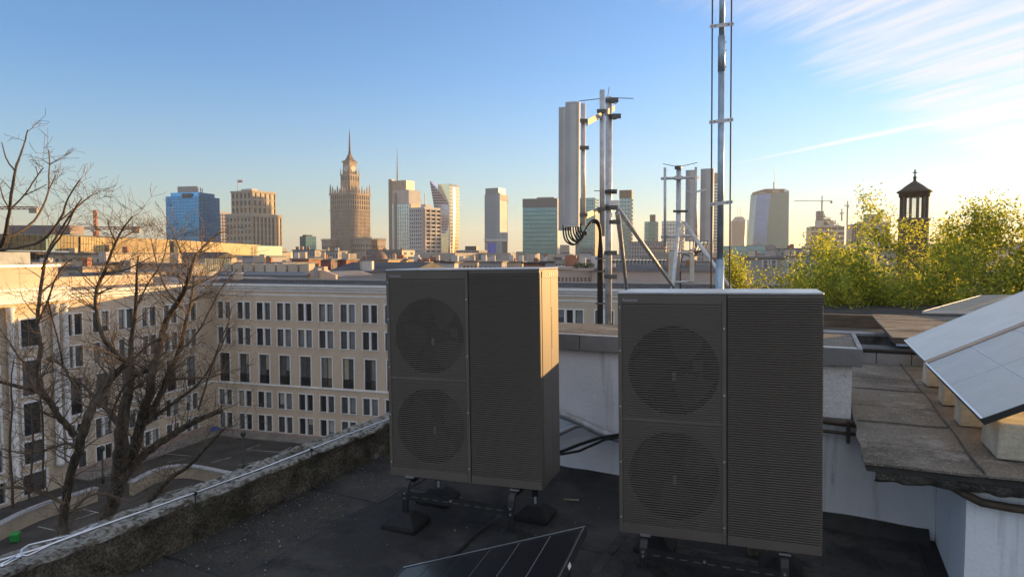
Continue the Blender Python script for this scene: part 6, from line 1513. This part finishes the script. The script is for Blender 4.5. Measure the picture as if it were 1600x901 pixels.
# ------------------------------------------------------------------ leafy spring trees on the right
LEAF = bpy.data.materials.new('spring leaf'); LEAF.use_nodes = True
def leaf_mat():
    nt = LEAF.node_tree; N = nt.nodes.new; L = nt.links.new; nt.nodes.clear()
    out = N('ShaderNodeOutputMaterial'); df = N('ShaderNodeBsdfPrincipled'); tr = N('ShaderNodeBsdfTranslucent'); mx = N('ShaderNodeMixShader'); mx.inputs[0].default_value = .55
    df.inputs['Roughness'].default_value = .5; df.inputs['Specular IOR Level'].default_value = .3
    g = N('ShaderNodeNewGeometry'); cr = N('ShaderNodeValToRGB'); e = cr.color_ramp.elements
    e[0].color = (.060,.085,.014,1); e[1].color = (.26,.25,.026,1); m_ = cr.color_ramp.elements.new(.55); m_.color = (.13,.16,.020,1)
    L(g.outputs['Random Per Island'], cr.inputs[0]); L(cr.outputs[0], df.inputs['Base Color'])
    hs = N('ShaderNodeHueSaturation'); hs.inputs['Value'].default_value = 3.6; hs.inputs['Hue'].default_value = .487; L(cr.outputs[0], hs.inputs['Color']); L(hs.outputs[0], tr.inputs[0])
    L(df.outputs[0], mx.inputs[1]); L(tr.outputs[0], mx.inputs[2]); L(mx.outputs[0], out.inputs[0])
leaf_mat()
def leafy(label, x, d, ytop, spread, seed, nl=9000, dens=1.0, leaf=.056):
    rs = random.Random(seed); p = P(x,398,d); t = thing('leafy_tree', label, 'tree', (p.x,p.y,GZ), 0, 'leafy trees behind the roof')
    zt = zat(ytop,d) - GZ; zc0 = zt - spread*1.55
    lean = Vector((rs.uniform(-.04,.04), rs.uniform(-.04,.04), 1)); h0 = zc0*.85
    tr = [Vector((0,0,0)), lean*h0*.4 + Vector((rs.uniform(-.2,.2),0,0)), lean*h0, lean*(h0+spread*.5)]
    MB().tube(smooth(tr,2), [.36-.24*i/12 for i in range(13)] if False else [.36*(1-.6*i/(len(smooth(tr,2))-1)) for i in range(len(smooth(tr,2)))], 9).build('trunk', BARK, t, True)
    brs = MB(); tips = []
    def grow(a, dirv, L_, r_, lv):
        n = 5; pts = [a]; rd = [r_]; d_ = dirv.normalized()
        for i in range(n):
            d_ = (d_ + Vector((rs.gauss(0,.13), rs.gauss(0,.13), rs.gauss(.05,.08)))).normalized(); pts.append(pts[-1]+d_*L_/n); rd.append(r_*(1-.55*(i+1)/n))
        brs.tube(pts, rd, 6 if lv > 1 else 4, False)
        for i in range(2, n+1):
            if lv <= 2: tips.append((pts[i], lv))
        if lv > 0:
            for _ in range(rs.randint(3,4)):
                i = rs.randint(2,n); o = Matrix.Rotation(rs.uniform(0,6.28),3,d_) @ d_.orthogonal().normalized(); grow(pts[i], d_*.8+o*rs.uniform(.5,1.0)+Vector((0,0,.12)), L_*rs.uniform(.52,.72), rd[i]*.6, lv-1)
    nb = 10
    for k in range(nb):
        a = k*2.4 + rs.uniform(-.4,.4); f_ = .62+.38*k/nb; el = .35+.9*(k/nb)
        grow(lean*(h0*f_ + spread*.5*(k/nb)), Vector((math.cos(a)*math.cos(el), math.sin(a)*math.cos(el), math.sin(el))), spread*rs.uniform(.60,.82), .10, 3)
    brs.build('branches', TWIG, t, fix=False)
    lm_ = MB(); zmax = max(q.z for q, _ in tips); sc_ = zt/zmax
    tips = [q for q in tips]
    nl = int(nl*1.9)
    for _ in range(nl):
        q, lv = rs.choice(tips); v = Vector((rs.gauss(0,1), rs.gauss(0,1), rs.gauss(0,1)))*.19*(1.5 if lv > 0 else 1.0)
        c = q + v; a = Vector((rs.gauss(0,1), rs.gauss(0,1), rs.gauss(0,.7)-.3)).normalized(); b = (Matrix.Rotation(rs.uniform(0,6.28),3,a) @ a.orthogonal().normalized()); s_ = leaf*rs.uniform(.6,1.35); nrm = a.cross(b)
        lm_.add([c-a*s_, c-a*s_*.1+b*s_*.55+nrm*s_*.12, c+a*s_, c-a*s_*.1-b*s_*.55+nrm*s_*.12],[(0,1,2,3)])
    lv_ = lm_.build('crown', LEAF, t, fix=False); lv_['kind'] = 'stuff'
    # keep the crown's top at the height seen in the photograph
    zs_ = sorted(v[2] for v in lm_.v); top = zs_[int(len(zs_)*.996)]
    for o in t.children: o.scale = (1,1,zt/top)
leafy('small leafy tree showing above the right heat pump next to the lightning mast', 1200, 30, 400, 3.0, 41, 11000)
leafy('leafy tree with thin top shoots above the middle of the right heat pump', 1262, 28, 385, 3.0, 42, 13000)
leafy('leafy tree in front of the pale banded block', 1345, 29, 362, 4.0, 43, 21000)
leafy('tall leafy tree below the church lantern', 1432, 27, 352, 4.6, 44, 32000)
leafy('tallest leafy tree near the right edge', 1545, 25, 322, 4.9, 45, 36000)
leafy('leafy tree cut by the right edge', 1660, 24, 312, 4.6, 46, 20000)
leafy('darker leafy tree low behind the dark beam', 1400, 22, 400, 3.2, 47, 17000)
leafy('low leafy tree right behind the far curb', 1300, 23, 405, 3.0, 48, 15000)
leafy('bushy leafy tree filling the gap behind the small canopy panel', 1510, 21, 385, 3.4, 49, 18000)

# ------------------------------------------------------------------ origins at the base of each thing
dg = bpy.context.view_layer; dg.update()
for o in [o for o in sc.objects if o.parent is None and o.type in ('MESH', 'EMPTY') and o.location.length < 1e-6 and 'label' in o.keys()]:
    lo = [1e9]*3; hi = [-1e9]*3
    def acc(q):
        if q.type == 'MESH':
            for c in q.bound_box:
                w_ = q.matrix_world @ Vector(c)
                for i in range(3): lo[i] = min(lo[i], w_[i]); hi[i] = max(hi[i], w_[i])
        for ch in q.children: acc(ch)
    acc(o); b = Vector(((lo[0]+hi[0])/2, (lo[1]+hi[1])/2, lo[2]))
    if abs(o.rotation_euler.z) > 1e-6: continue
    if o.type == 'MESH': o.data.transform(Matrix.Translation(-b))
    for ch in o.children: ch.location = ch.location - b
    o.location = b

for o in sc.objects:
    if o.type == 'MESH' and o.parent and o.name.split('.')[0] in ('windows','louvres','stamped_marks','pinnacles','crown_fins','spire_rings','antenna_platforms','lower_windows','open_floors','piers','branches','battlement','zigzag_glazing','snow_guard'):
        o['kind'] = 'stuff'

# ------------------------------------------------------------------ evening haze
hz = MB().box(-6500,6500,-6500,6500,-24.4,252).build('haze', None)
tag(hz, 'thin pale evening haze over the whole city', 'haze', kind='stuff')
hm_ = bpy.data.materials.new('evening haze'); hm_.use_nodes = True; nt_ = hm_.node_tree; nt_.nodes.clear()
ho = nt_.nodes.new('ShaderNodeOutputMaterial'); hv = nt_.nodes.new('ShaderNodeVolumePrincipled'); nt_.links.new(hv.outputs[0], ho.inputs['Volume'])
hv.inputs['Color'].default_value = (.90,.93,.97,1); hv.inputs['Density'].default_value = .00009; hv.inputs['Anisotropy'].default_value = .35
hz.data.materials.append(hm_)
sc.cycles.volume_bounces = 0
